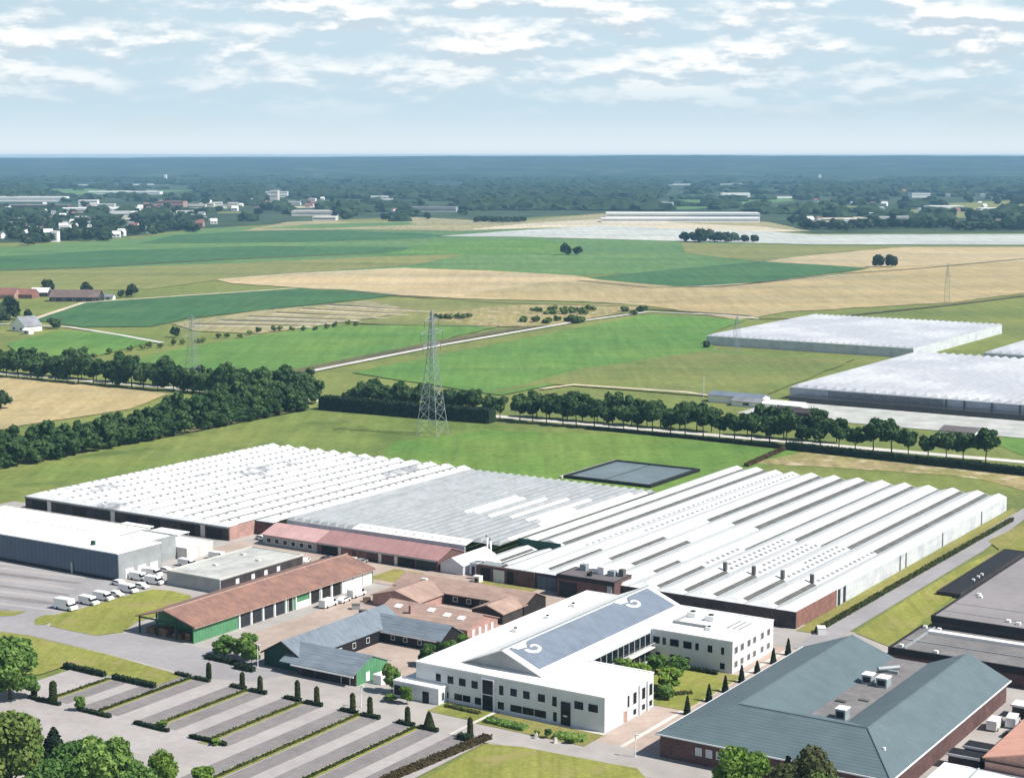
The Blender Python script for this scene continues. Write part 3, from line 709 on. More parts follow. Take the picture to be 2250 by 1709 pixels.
r.quad(a0, b0, (IB, IV, FZ), (IA, IV, FZ))                # front wing, inner
# soffit closes the shell
r.quad((U0, V0, EZ - 0.02), (U0, V1, EZ - 0.02), (U1, V1, EZ - 0.02), (U1, V0, EZ - 0.02))
r.build('roof', 'hip', hb)
gwl = MB(); gwl.quad((U0, V1 - 0.15, EZ), (IA, V1 - 0.15, EZ), (IA, V1 - 0.15, FZ), (RA, V1 - 0.15, ZH - 0.05)); gwl.quad((IB, V1 - 0.15, EZ), (U1, V1 - 0.15, EZ), (RB, V1 - 0.15, ZH - 0.05), (IB, V1 - 0.15, FZ)); gwl.build('gable', 'brick_dark', hb)
hp = MB()
for p, q in ((fl, a0), (frr, b0), (a0, a1), (b0, b1), (a0, b0)): hp.bar((p[0], p[1], p[2] + 0.02), (q[0], q[1], q[2] + 0.02), 0.16, n=6)
hp.build('ridge_cap', 'hip', hb)
gt = MB(); gt.box(U0 - 0.15, U1 + 0.15, V0 - 0.18, V0 - 0.02, EZ - 0.22, EZ + 0.03); gt.box(U0 - 0.18, U0 - 0.02, V0 - 0.02, V1, EZ - 0.22, EZ + 0.03); gt.box(U1 + 0.02, U1 + 0.18, V0 - 0.02, V1, EZ - 0.22, EZ + 0.03); gt.build('gutter', 'frame', hb)
MB().box(IA - 0.3, IB + 0.3, IV - 0.3, V1 - 0.2, FZ - 0.4, FZ + 0.03).build('flat_roof', 'brown_roof', hb)
for c in (-135.6, -133.5, -131.4): window(hb, 'F', c, 2.6, 1.1, 1.3, 273.1, 'gh_wall')
for c in (-124, -119, -113, -108): window(hb, 'F', c, 2.6, 1.1, 1.3, 273.1)
for u, v, s, h in ((-117.6, 296.9, 1.0, 1.9), (-121.6, 320.4, 1.0, 1.8), (-118.3, 320.0, 1.1, 1.8)):
    k = MB().box(u - s, u + s, v - s * 1.2, v + s * 1.2, FZ + 0.03, FZ + h).build('roof_unit', 'metal', hb)
    MB().box(u - s - 0.1, u + s + 0.1, v - s * 1.2 - 0.1, v + s * 1.2 + 0.1, FZ + h, FZ + h + 0.18).build('cap', 'white', k)
    MB().box(u - s * 0.7, u + s * 0.7, v - s * 1.2 - 0.06, v - s * 1.2, FZ + 0.4, FZ + h - 0.3).build('grille', 'black', k)
k = MB(); k.bar((-122.4, 327.6, FZ + 0.9), (-119.2, 331.2, FZ + 0.9), 0.45, n=10); k.box(-122.6, -118.6, 328.8, 329.4, FZ + 0.03, FZ + 0.6); k.build('air_duct', 'metal', hb)
for u, v in ((-121.6, 306), (-119.5, 301.5), (-118.0, 309)):
    MB().box(u - 1.0, u + 1.0, v - 0.5, v + 0.5, FZ + 0.03, FZ + 0.3).build('skylight', 'gh_strip', hb)
MB().bar((-103.4, 281, 6.2), (-103.4, 281, 7.2), 0.3, n=10).build('flue', 'white', hb)

# ------------------------------------------------------------------ dark flat-roofed block on the right
db = thing('flat_roofed_depot', 'big flat grey-felt roofed depot with black fascia at the right edge', 'depot', -126.5, 371.8)
MB().box(-126.5, -70, 371.8, 455, 0, 6.6).build('wall', 'dark_wall', db)
MB().box(-126.2, -70.2, 372.1, 454.7, 6.6, 6.72).build('roof', 'grey_roof', db)
f = MB(); f.box(-126.7, -69.8, 371.6, 372.1, 5.6, 7.0); f.box(-126.7, -126.2, 372.1, 455.2, 6.0, 6.95); f.box(-126.2, -69.8, 454.7, 455.2, 6.0, 6.95); f.build('fascia', 'black', db)
for u, v in ((-123.5, 396), (-122.6, 394.2), (-110, 394), (-108, 375.5), (-110.5, 376.4)):
    k = MB().box(u - 0.45, u + 0.45, v - 0.45, v + 0.45, 6.72, 7.25).build('roof_vent', 'white', db)
dp = MB()
for q in (378, 386): dp.box(-126, -90, q, q + 0.12, 6.72, 6.78)
dp.build('felt_seam', 'bitumen', db)
dc = thing('low_depot', 'low brown-felt roofed building with a long white rooflight, joined in front of the grey depot', 'depot', -128.5, 350.4)
MB().box(-128.5, -72, 350.4, 371.5, 0, 4.2).build('wall', 'brick_dark', dc)
MB().box(-128.2, -72.2, 350.7, 371.4, 4.2, 4.32).build('roof', 'brown_roof', dc)
f = MB(); f.box(-128.7, -71.8, 350.2, 350.7, 3.0, 4.6); f.box(-128.7, -128.2, 350.7, 371.4, 3.4, 4.55); f.build('fascia', 'black', dc)
MB().box(-125.4, -72.5, 365.8, 367.6, 4.32, 4.95).build('rooflight', 'white_roof', dc)
MB().box(-125.6, -125.3, 351.2, 370.8, 4.32, 4.75).build('upstand', 'metal', dc)
MB().box(-128, -72.4, 358.4, 358.7, 4.32, 4.5).build('upstand', 'metal', dc)
for u, v in ((-126.6, 352.6), (-124.0, 369.6), (-118.6, 352.0), (-127.3, 369.8)):
    MB().box(u - 0.4, u + 0.4, v - 0.4, v + 0.4, 4.32, 4.9).build('roof_vent', 'white', dc)
ds = thing('black_roofed_shed', 'long low shed with a black felt roof along the left side of the grey depot', 'shed', -138, 411)
flat_roofed(ds, -140.5, -134.4, 416, 472, 1.1, 'dark_wall', 'black', 'dark_wall', 0.15)
for v in (431, 435, 438): MB().box(-136.5, -135.8, v, v + 0.7, 1.18, 1.7).build('roof_vent', 'white', ds)
cor = thing('coral_roofed_building', 'building with a plain coral-pink roof at the lower right corner', 'house', -88.8, 291)
cw = MB().extr([(-88.6, 0), (-70, 0), (-70, 5.2), (-79.3, 7.6), (-88.6, 5.2)], 291, 330, 'v'); cw.build('wall', 'brick_pink', cor)
gable_roof(-88.6, -70, 291, 330, 5.2, 7.6, 'v', 0.4, 0.22, 0.3).build('roof', 'coral', cor)
MB().box(-88.9, -70, 290.45, 290.62, 4.7, 5.0).build('gutter', 'black', cor)
wf = thing('white_extension', 'white flat-roofed extension crossed by a grey pipe in the lower right corner', 'extension', -96, 276)
flat_roofed(wf, -95.6, -70, 276, 290.4, 3.0, 'white', 'white_roof', 'white', 0.22)
pb = MB().bar((-89.2, 278.5, 3.3), (-89.4, 290.2, 3.3), 0.2, n=8).build('pipe', 'metal', wf)
for c in (-90, -86.5, -83, -79): window(wf, 'F', c, 1.7, 2.4, 1.3, 276)
for i, (u, v, uu, vv, h, roofm, lab) in enumerate(((-97.0, 296.5, 5.6, 3.2, 2.7, 'black', 'black-roofed lean-to with white edging beside the brick hall'), (-95.6, 301.2, 6.0, 3.2, 3.0, 'black', 'second black-roofed lean-to, nearer the coral-roofed building'), (-95.8, 331.0, 6.5, 3.2, 2.6, 'white_roof', 'white canopy roof behind the white delivery vans at the right edge'), (-92, 336, 8, 3.0, 2.6, 'gravel_roof', 'pale grey canopy roof in the gap under the black depot wall'))):
    t = thing('lean_to', lab, 'lean-to', u, v)
    MB().box(u, u + uu, v, v + vv, 0, h).build('wall', 'dark_wall', t); MB().box(u - 0.2, u + uu + 0.2, v - 0.2, v + vv + 0.2, h, h + 0.16).build('roof', roofm, t)
    MB().box(u - 0.3, u + uu + 0.3, v - 0.32, v - 0.21, h - 0.25, h + 0.2).build('fascia', 'white', t)

# ------------------------------------------------------------------ long barn with the rust roof
ba = thing('long_barn', 'long barn with a rust-orange roof, green boarded wall and a row of dark doors', 'barn', -285, 281.6)
gb = gable_walls(-284.8, -267.6, 288.0, 348.6, 4.1, 6.45, 'v'); gb.build('wall', 'green_wall', ba)
gable_roof(-284.8, -267.6, 281.6, 348.6, 4.1, 6.45, 'v', 0.7, 0.25, 0.3).build('roof', 'orange', ba)
MB().bar((-276.2, 281.2, 6.78), (-276.2, 349, 6.78), 0.18, n=6).build('ridge_cap', 'salmon', ba)
MB().box(-267.75, -267.58, 281.7, 288, 0, 4.05).build('end_wall', 'green_wall', ba)
for u in (-284.7, -279.2, -273.2, -268.0): MB().box(u - 0.15, u + 0.15, 281.8, 282.1, 0, 4.1 + 2.3 * (1 - abs(u + 276.2) / 8.6)).build('post', 'dark_green', ba)
MB().box(-284.8, -267.8, 281.85, 282.05, 3.75, 4.1).build('gable_beam', 'dark_green', ba)
MB().box(-266.95, -266.78, 281.4, 348.8, 3.72, 3.92).build('gutter', 'salmon', ba)
for v in (297.0, 301.3, 305.5, 309.7, 313.9, 317.6, 322.9, 327.2, 331.5, 335.8):
    MB().box(-267.55, -267.35, v - 0.19, v + 0.19, 0.05, 3.75).build('door_post', 'frame', ba)
for i, v in enumerate((299.2, 303.4, 307.6, 311.8)): door(ba, 'R', v, 3.4, 3.5, -267.6, 'door_dark', 'sliding_door', 0.1, 'frame')
door(ba, 'R', 315.6, 1.6, 3.5, -267.6, 'dark', 'sliding_door', 0.1, 'frame'); door(ba, 'R', 320.4, 5.0, 1.6, -267.6, 'white', 'low_door', 0.1)
for v in (325.0, 329.4, 333.6): door(ba, 'R', v, 3.3, 3.5, -267.6, 'dark', 'bay_shade', 0.1, 'frame')  # closed slabs, the shade inside the bays put into their colour
for v in (338.2, 342.2, 346.2): door(ba, 'R', v, 3.7, 3.6, -267.6, 'white', 'white_door', 0.1)
for i, (u, v, l, h) in enumerate(((-282, 283.5, 2.6, 1.5), (-278.2, 283.2, 3.0, 1.9), (-273.6, 283.4, 2.8, 1.3), (-270.4, 283.6, 1.6, 1.8))):
    t = thing('timber_stack', ('leftmost low pile of timber in the open end of the long barn', 'tallest pile of timber in the open end of the long barn', 'low wide pile of timber right of the tallest pile in the open barn end', 'narrow pile of timber by the green corner of the open barn end')[i], 'timber', u, v, 0, 'timber stored in the open barn end')
    for k in range(4):
        MB().box(u - l / 2 + 0.1 * (k % 2), u + l / 2 - 0.1 * (k % 2), v - 0.9, v + 1.8, 0.1 + k * h / 4, 0.06 + (k + 1) * h / 4).build('plank_layer', 'timber', t)

# ------------------------------------------------------------------ slate-roofed farm court
st = thing('slate_stable', 'slate-roofed stable range set round a small paved court, dark green gable end', 'stable', -243.5, 277.4)
gable_walls(-243.2, -232.8, 277.8, 314, 3.3, 6.2, 'v').build('wall', 'dark_green', st)
MB().box(-232.8, -232.7, 287.6, 306, 0.05, 3.1).build('court_wall', 'black', st)
gable_roof(-243.2, -232.8, 277.8, 314, 3.3, 6.2, 'v', 0.5, 0.2, 0.4).build('roof', 'slate', st)
gable_walls(-232.7, -217, 276.4, 287.4, 3.0, 5.3, 'u').build('front_wall', 'dark_wall', st)
gable_roof(-236.5, -217, 276.4, 287.4, 3.0, 5.3, 'u', 1.1, 0.2, 0.3).build('front_roof', 'slate', st)
gable_walls(-232.7, -216.2, 306.2, 314.2, 3.0, 5.3, 'u').build('rear_wall', 'black', st)
gable_roof(-237.0, -216.2, 306.2, 314.2, 3.0, 5.3, 'u', 0.6, 0.2, 0.3).build('rear_roof', 'slate', st)
MB().box(-233.6, -216.6, 275.1, 275.26, 2.25, 2.55).build('gutter', 'white', st)
MB().box(-232.8, -217.0, 305.4, 305.5, 2.55, 2.8).build('gutter', 'white', st)
for c in (-229.8, -226.0, -222.4): door(st, 'F', c, 3.2, 2.2, 276.4, 'dark', 'stable_door', 0.1)
for c in (-219.6,): door(st, 'F', c, 2.2, 2.1, 276.4, 'dark', 'stable_door', 0.1, 'white')
for c in (-229.5, -226, -222): window(st, 'F', c, 1.6, 0.9, 0.9, 306.2)
for c in (291, 296, 301): window(st, 'R', c, 1.7, 1.0, 1.1, -232.7)
gg = MB(); gg.extr([(276.6, 0.1), (287.2, 0.1), (287.2, 3.0), (281.9, 5.2), (276.6, 3.0)], -216.99, -216.9, 'u'); go_ = gg.build('gable_boards', 'green_wall', st)
bb = MB()
for p, q in (((-243.7, 277.3, 3.0), (-238, 277.3, 6.2)), ((-232.3, 277.3, 3.0), (-238, 277.3, 6.2))): bb.bar(p, q, 0.22)
bb.build('bargeboard', 'black', st)
door(st, 'R', 280.4, 1.3, 2.2, -216.9, 'frame', 'door', 0.1)
# red-tiled outbuildings behind it
ra = thing('tiled_outbuilding', 'salmon-tiled building with rooflights and brick gable, right behind the slate stable', 'outbuilding', -243, 316.6)
gable_walls(-242.6, -216.4, 317, 329.6, 2.8, 5.0, 'u').build('wall', 'brick_pink', ra)
gable_roof(-242.6, -216.4, 317, 329.6, 2.8, 5.0, 'u', 0.5, 0.2, 0.3).build('roof', 'salmon', ra)
k = (5.0 - 2.8) / 6.3
for u, v in ((-238.8, 320.8), (-229.6, 321.4), (-224.6, 320.6), (-220.4, 320.4)):
    q = MB(); z = 5.24 - (323.3 - v) * k
    q.extr([(v - 0.7, z - 0.7 * k), (v + 0.7, z + 0.7 * k), (v + 0.7, z + 0.7 * k + 0.12), (v - 0.7, z - 0.7 * k + 0.12)], u - 0.9, u + 0.9, 'u'); q.build('rooflight', 'white', ra)
MB().box(-234.3, -233.7, 318.8, 319.4, 3.6, 5.6).build('chimney', 'brick_pink', ra)
for v in (319.4, 322.0, 324.6, 327.2): window(ra, 'R', v, 1.5, 0.9, 1.5, -216.4, 'gh_wall')
window(ra, 'F', -221, 1.5, 1.6, 1.2, 317)
rb = thing('tiled_barn', 'broad salmon-tiled barn range with a dark recessed court, behind the rooflit outbuilding', 'barn', -256, 331)
gable_walls(-255.6, -217, 342.0, 352, 2.9, 4.9, 'u').build('wall', 'dark', rb)  # shade of the recessed court put into the near-black wall colour
gable_roof(-255.6, -217, 342.0, 352, 2.9, 4.9, 'u', 0.6, 0.2, 0.3).build('roof', 'salmon', rb)
gable_walls(-254.5, -240.5, 331.4, 343, 2.6, 4.5, 'v').build('wing_wall', 'brick_pink', rb)
gable_roof(-254.5, -240.5, 331.4, 344, 2.6, 4.5, 'v', 0.5, 0.2, 0.3).build('wing_roof', 'salmon', rb)
gable_walls(-226, -217.3, 333.0, 342.4, 2.7, 4.2, 'v').build('wing_wall', 'dark_wall', rb)
gable_roof(-226, -217.3, 333.0, 343.4, 2.7, 4.2, 'v', 0.4, 0.2, 0.3).build('wing_roof', 'salmon', rb)
for c in (-237, -233, -229): window(rb, 'F', c, 1.6, 1.2, 1.0, 342.0)
door(rb, 'F', -221.6, 7.0, 2.2, 333.0, 'dark', 'garage_door', 0.1); MB().box(-249, -247.4, 344.2, 344.9, 4.4, 4.9).build('rooflight', 'white', rb)

# ------------------------------------------------------------------ grey flat-roofed store, warehouse, white sheds
gs = thing('flat_roofed_store', 'low store with a pale gravel flat roof between the warehouse and the long barn', 'store', -311.4, 318.6)
flat_roofed(gs, -311.4, -293.2, 318.6, 351.5, 3.7, 'steel_grey', 'gravel_roof', 'concrete', 0.3)
MB().box(-293.2, -293.05, 319, 351, 0.1, 3.5).build('side_cladding', 'dark_wall', gs)
for v in (325, 331, 336, 341): window(gs, 'R', v, 2.2, 1.1, 1.1, -293.05, 'white')
for u, v in ((-305, 330), (-299, 340), (-307, 343)): MB().box(u - 0.6, u + 0.6, v - 0.6, v + 0.6, 3.78, 4.2).build('roof_hatch', 'concrete', gs)
wh = thing('clad_warehouse', 'tall windowless warehouse in blue-grey cladding with a white roof at the left edge', 'warehouse', -400, 314)
flat_roofed(wh, -400, -324.4, 314, 330, 7.3, 'steel_blue', 'white_roof', 'white', 0.28)
MB().box(-400, -324.3, 313.86, 313.99, 0.1, 0.9).build('plinth', 'black', wh)
MB().box(-324.38, -324.25, 314.2, 329.8, 0.1, 7.2).build('end_cladding', 'steel_grey', wh)
MB().box(-338.3, -337.4, 318.0, 318.9, 7.38, 8.5).build('roof_vent', 'dark_green', wh)
for v in (318, 322.5, 327): door(wh, 'R', v, 2.8, 2.8, -324.25, 'white', 'loading_door', 0.1)
MB().box(-341.5, -340.8, 313.6, 313.85, 0.1, 3.2).build('drainpipe', 'metal', wh)
wb = thing('rear_warehouse', 'white-roofed shed right behind the blue-grey warehouse', 'warehouse', -402, 330.5)
flat_roofed(wb, -402, -343, 330.4, 345, 6.2, 'steel_grey', 'white_roof', 'concrete', 0.3)
wc = thing('grey_annex', 'grey box-shaped annex at the right rear corner of the blue-grey warehouse', 'annex', -342.6, 330.4)
flat_roofed(wc, -342.6, -330, 330.4, 341.4, 6.4, 'steel_grey', 'white_roof', 'steel_grey', 0.4)
wd = thing('white_garage', 'low white-roofed garage at the end of the van lane below the left greenhouse', 'garage', -339, 342)
flat_roofed(wd, -338.6, -326.2, 341.6, 352, 3.2, 'concrete', 'white_roof', 'white', 0.25)
for v in (344, 348.4): door(wd, 'R', v, 3.2, 2.5, -326.2, 'white', 'garage_door', 0.1)
we = thing('white_shelter', 'pair of white canopies in front of the dark doors of the left greenhouse', 'canopy', -352, 352)
for u in (-366, -352): MB().box(u, u + 11, 353.5, 358.5, 3.0, 3.2).build('canopy', 'white_roof', we); 
for u in (-365.8, -355.4, -351.8, -341.4):
    for v in (353.7, 358.1): MB().box(u, u + 0.2, v, v + 0.2, 0, 3.0).build('post', 'metal', we)

# ------------------------------------------------------------------ pink-roofed range along the glass
pk = thing('pink_roofed_range', 'long narrow range with a dusky pink roof and dark garage bays along the glasshouse front', 'range', -301.5, 367)
gable_walls(-301.2, -260.4, 367.6, 380, 3.3, 5.4, 'u').build('wall', 'brick_dark', pk)
gable_roof(-301.2, -260.4, 367.6, 380, 3.3, 5.4, 'u', 0.6, 0.2, 0.3).build('roof', 'pink', pk)
for c, wd_ in ((-297.2, 5.4), (-270.6, 5.2)): door(pk, 'F', c, wd_, 2.7, 367.6, 'dark', 'garage_bay', 0.1)
for c in (-291, -286): door(pk, 'F', c, 3.6, 2.4, 367.6, 'brick', 'garage_door', 0.1)
door(pk, 'F', -264.2, 6.4, 2.9, 367.6, 'door_dark', 'wide_door', 0.1)
for u in (-293.5, -279.6, -274.2): MB().box(u - 0.5, u + 0.5, 367.4, 367.59, 0, 3.1).build('pier', 'concrete', pk)
MB().box(-301, -260.6, 366.85, 366.98, 2.9, 3.12).build('gutter', 'metal', pk)
pl = thing('pale_pink_house', 'house with a paler pink roof and lilac-grey wall left of the pink range', 'house', -321.6, 367)
gable_walls(-321.2, -301.6, 367.4, 379.6, 3.3, 5.3, 'u').build('wall', 'steel_grey', pl)
gable_roof(-321.2, -301.8, 367.4, 379.6, 3.3, 5.3, 'u', 0.6, 0.2, 0.2).build('roof', 'pink2', pl)
for c in np.linspace(-319, -304, 6): window(pl, 'F', float(c), 1.7, 1.5, 1.2, 367.4)
gx = thing('white_glass_lean_to', 'small white glasshouse closing the right end of the pink-roofed range', 'glasshouse', -260, 368)
gable_walls(-259.8, -252.6, 368, 384, 2.6, 4.4, 'v').build('wall', 'gh_wall', gx)
gable_roof(-259.8, -252.6, 368, 384, 2.6, 4.4, 'v', 0.2, 0.1, 0.1).build('roof', 'gh_white', gx)
for i, (u, v, uu, vv, h, wm, rm, lab) in enumerate(((-285.5, 358.5, 3.2, 2.4, 2.6, 'white', 'concrete', 'small white cabin in front of the pink-roofed garages'), (-251.5, 369.5, 2.4, 2.2, 3.4, 'gh_wall', 'metal', 'pale upright tank house left of the right-hand greenhouse front'), (-249.0, 369.0, 6.5, 5.0, 3.2, 'brick_dark', 'metal', 'dark brick boiler house below the thin chimneys'), (-246.4, 363.6, 2.0, 1.6, 1.7, 'white', 'white', 'little white box on the grass by the boiler house'))):
    t = thing('cabin', lab, 'cabin', u, v); flat_roofed(t, u, u + uu, v, v + vv, h, wm, rm, wm, 0.12, 0.1)
    door(t, 'F', u + uu / 2, min(1.0, uu * 0.5), h * 0.75, v, 'door_dark', 'door', 0.1)
for i, (u, v, h) in enumerate(((-257.2, 386.5, 6.6), (-255.2, 385.2, 6.2))):
    t = thing('chimney', ('taller thin metal chimney between the two greenhouses', 'shorter thin metal chimney, nearest the boiler house')[i], 'chimney', u, v, 0, 'boiler chimneys')
    MB().bar((u, v, 0), (u, v, h), 0.3, n=10).build('flue', 'frame', t, True); MB().bar((u, v, h + 0.01), (u, v, h + 0.5), 0.42, n=10).build('cowl', 'metal', t, True)

# ------------------------------------------------------------------ glasshouses
def bay_mesh(ua, ub, v0, v1, he, rh, hatch=None, strips=(), um=None, hip=2.2, rows=()):
    """one span: two slopes, hipped front end, plain rear gable; slot 0 glass, 1 dark strip, 2 raised vents"""
    m = MB(); um = (ua + ub) / 2 if um is None else um
    a, b = ua + 0.12, ub - 0.12
    A0, B0, R0, A1, B1, R1 = (a, v0, he), (b, v0, he), (um, v0 + hip, he + rh), (a, v1, he), (b, v1, he), (um, v1, he + rh)
    for f in ((A0, B0, R0), (B0, B1, R1, R0), (A1, A0, R0, R1), (B1, A1, R1), (A0, A1, B1, B0)): m.quad(*f)
    k = rh / (b - um)
    def pad(p0, p1, s0, s1, lo, hi, slot):                     # a slab lying on the right-hand slope
        z0, z1 = he + k * (b - p0), he + k * (b - p1)
        m.extr([(p0, z0 + lo), (p1, z1 + lo), (p1, z1 + hi), (p0, z0 + hi)], s0, s1, 'v', slot)
    for (s0, s1, f0, f1) in strips:
        pad(b - f1 * (b - um), b - f0 * (b - um), max(s0, v0 + hip * 0.6), s1, 0.02, 0.09, 1)
    for (s0, s1, st, wd, f0) in rows:
        v = s0
        while v < s1:
            p = b - f0 * (b - um); pad(p - wd, p, v, v + st * 0.42, 0.02, 0.14, 2); v += st
    if hatch:
        step, ln, off, jit, f0 = hatch
        v = v0 + hip + off
        while v < v1 - ln:
            if RND.random() > jit:
                p0 = um + 0.15; z0, z1 = he + k * (b - p0), he + k * (b - p0 - 0.75)
                m.extr([(p0, z0 + 0.03), (p0 + 0.75, z1 + 0.12), (p0 + 0.75, z1 + 0.17), (p0, z0 + 0.08)], v, v + ln, 'v', 2)
            v += step
    return m
GMATS = lambda a: [a, 'gh_strip', 'gh_hatch']

# left
lg = thing('greenhouse', 'large whitewashed glasshouse with dotted roof vents, left of the clear one', 'greenhouse', -417, 365.5)
LV = np.linspace(-417.5, -325.5, 14)
for i in range(13):
    f = 377 if i == 12 else 365.5
    pm = 0.06 if i > 2 else 0.0
    bay_mesh(LV[i], LV[i + 1], f, 480.5, 4.2, 1.1, (3.1 if i < 6 else 3.8, 0.9, 0.5 + (i % 2), 0.1 if i < 6 else 0.25, 0), [(370 if i < 12 else 380, 480, 0.0, 0.07)]).build('roof_bay', GMATS('gh_white2'), lg)
MB().box(-417.4, -332.7, 365.6, 366.0, 0, 4.18).build('front_wall', 'dark_wall', lg)
MB().box(-333.0, -332.6, 366.0, 377, 0, 4.18).build('return_wall', 'brick_pink', lg)
MB().box(-332.6, -325.6, 377, 377.4, 0, 4.18).build('front_wall', 'brick_dark', lg)
MB().box(-417.4, -417.0, 366.0, 480, 0, 4.18).build('side_wall', 'gh_wall', lg)
MB().box(-417.0, -325.6, 480.0, 480.4, 0, 4.18).build('rear_wall', 'gh_wall', lg)
for c, wd_, mt in ((-411, 6.5, 'dark'), (-401.5, 4.5, 'black'), (-393.5, 6, 'dark'), (-385, 4.5, 'black'), (-371, 5, 'dark'), (-362, 5, 'dark'), (-348.5, 5.4, 'dark'), (-338, 6.2, 'dark')): door(lg, 'F', c, wd_, 3.0, 365.6, mt, 'bay_door', 0.1)
for u in (-406.5, -379, -342.5): MB().box(u - 0.8, u + 0.8, 365.4, 365.59, 0, 4.1).build('pier', 'concrete', lg)
MB().box(-417.5, -332.6, 365.25, 365.39, 3.75, 4.2).build('gutter', 'metal', lg)
# middle
mg = thing('greenhouse', 'clear grey glasshouse with fine ridges, between two whitewashed ones', 'greenhouse', -325, 382.5)
MV = np.linspace(-325.3, -254, 24)
for i in range(23):
    c = (MV[i] + MV[i + 1]) / 2
    bay_mesh(MV[i], MV[i + 1], 382.5 if c < -262 else 388, 478, 4.2, 0.8, None, [(384, 477.5, 0.0, 0.13)]).build('roof_bay', GMATS('gh_grey'), mg)
for k, (i, s0, s1) in enumerate(((12, 418, 447), (13, 419, 446), (15, 417, 449), (17, 419, 452), (19, 418, 455), (20, 420, 440), (21, 415, 470), (22, 394, 474))):
    ua, ub = MV[i], MV[i + 1]; um = (ua + ub) / 2
    q = MB(); q.extr([(ua + 0.3, 4.2 + 0.16), (um, 4.95 + 0.03), (ub - 0.3, 4.2 + 0.16), (ub - 0.3, 4.36 + 0.04), (um, 5.04), (ua + 0.3, 4.36 + 0.04)], s0, s1, 'v'); q.build('shade_screen', 'gh_white', mg)
for i, (a, b) in enumerate(((-301, -289), (-288.6, -281), (-280.6, -261.5))):
    q = MB(); q.extr([(382.4, 4.3), (386.4, 5.15), (386.4, 5.25), (382.4, 4.4)], a, b, 'u'); q.build('front_screen', 'white_roof', mg)
MB().box(-325.2, -262, 382.6, 382.9, 0, 4.18).build('front_wall', 'gh_wall', mg)
MB().box(-325.2, -252.1, 477.6, 477.9, 0, 4.18).build('rear_wall', 'gh_wall', mg)
# right
rgh = thing('greenhouse', 'largest whitewashed glasshouse with long dark vent strips, nearest the white office', 'greenhouse', -250, 367)
RV_ = [-253.4, -247, -239, -233, -227, -219, -211, -202.6, -194.6, -187, -179, -171, -163, -157.5]
ST = {0: [(398, 530, 0.02, 0.23)], 1: [(398, 530, 0.02, 0.32)], 3: [(371, 398, 0.05, 0.35)], 4: [(389, 420, 0.05, 0.35), (446.8, 529.5, 0.02, 0.35)], 5: [(387, 419, 0.05, 0.38), (446.8, 529.5, 0.02, 0.37)],
      6: [(383, 397, 0.05, 0.32), (445, 529.5, 0.02, 0.40)], 7: [(370, 395, 0.04, 0.33), (419, 529.5, 0.02, 0.14)], 8: [(370, 393, 0.04, 0.36), (436, 529.5, 0.02, 0.33)],
      9: [(370, 393, 0.04, 0.37), (434, 529.5, 0.02, 0.14)], 10: [(370, 392.5, 0.04, 0.38), (435, 529.5, 0.02, 0.35)], 11: [(370, 393, 0.04, 0.38), (434, 529.5, 0.02, 0.38)]}
RW = {2: [(400, 527, 3.2, 0.5, 0.1)], 3: [(424, 527, 3.2, 0.6, 0.3)], 7: [(398, 419, 3.0, 0.8, 0.25)], 8: [(396, 435, 3.0, 0.8, 0.2), (398, 432, 3.0, 0.7, 0.62)], 9: [(396, 433, 3.0, 0.8, 0.2), (402, 430, 3.0, 0.7, 0.62)], 10: [(396, 434, 3.0, 0.8, 0.2), (410, 432, 3.0, 0.7, 0.62)], 11: [(396, 433, 3.0, 0.8, 0.2)]}
for i in range(13):
    bay_mesh(RV_[i], RV_[i + 1], 396 if i < 2 else 367, 530, 4.3, 1.3 if RV_[i + 1] - RV_[i] > 7 else 1.0, None, ST.get(i, ()), None, 0.4 if i < 2 else 2.6, RW.get(i, ())).build('roof_bay', GMATS('gh_white'), rgh)
gutm = MB()
for u in RV_[2:-1]: gutm.box(u - 0.11, u + 0.11, 367.2, 529.8, 4.2, 4.36)
gutm.build('valley_gutter', 'metal', rgh)
MB().box(-229.4, -157.6, 367.1, 367.5, 0, 4.28).build('front_wall', 'dark_wall', rgh)
MB().box(-247, -229.5, 366.6, 367.6, 0, 4.2).build('front_wall', 'brick_dark', rgh)
MB().box(-196, -157.5, 366.86, 367.05, 3.3, 4.28).build('fascia', 'dark_wall', rgh)
MB().box(-158.0, -157.6, 367.5, 392, 0, 4.28).build('side_wall', 'brick', rgh)
gwm = MB().box(-158.0, -157.6, 392.1, 529.6, 0, 4.28).build('glazed_side', 'gh_wall', rgh)
MB().box(-249.4, -157.6, 529.62, 529.9, 0, 4.28).build('rear_wall', 'gh_wall', rgh)
for v in (393.5, 397, 436, 440.5, 470, 505): door(rgh, 'R', v, 0.9 if v > 400 else 1.6, 4.0, -157.6, 'gh_strip' if v > 400 else 'door_dark', 'side_door', 0.1)
MB().box(-253.3, -253.0, 396.2, 529.6, 0, 4.28).build('side_wall', 'gh_wall', rgh)
MB().box(-253.0, -239.2, 395.7, 395.98, 2.6, 5.0).build('gable_glazing', 'dark_green', rgh)
for i, (a, b) in enumerate(((-253.0, -246.2), (-245.8, -239.2))):
    bay_mesh(a, b, 374, 395.4, 2.6, 0.9, None, [(378, 394, 0.1, 0.4)] if i == 0 else ()).build('low_roof_bay', GMATS('gh_white'), rgh)
MB().box(-252.8, -239.4, 374.1, 374.4, 0, 3.0).build('low_front', 'dark_wall', rgh)
for c, wd_, mt in ((-244.5, 3.0, 'dark'), (-240.3, 3.4, 'gh_wall'), (-236.8, 2.0, 'dark'), (-233, 4.2, 'brick_dark'), (-226, 5.6, 'steel_blue')): door(rgh, 'F', c, wd_, 3.4, 366.6 if c < -229.5 else 367.1, mt, 'bay_door', 0.1)
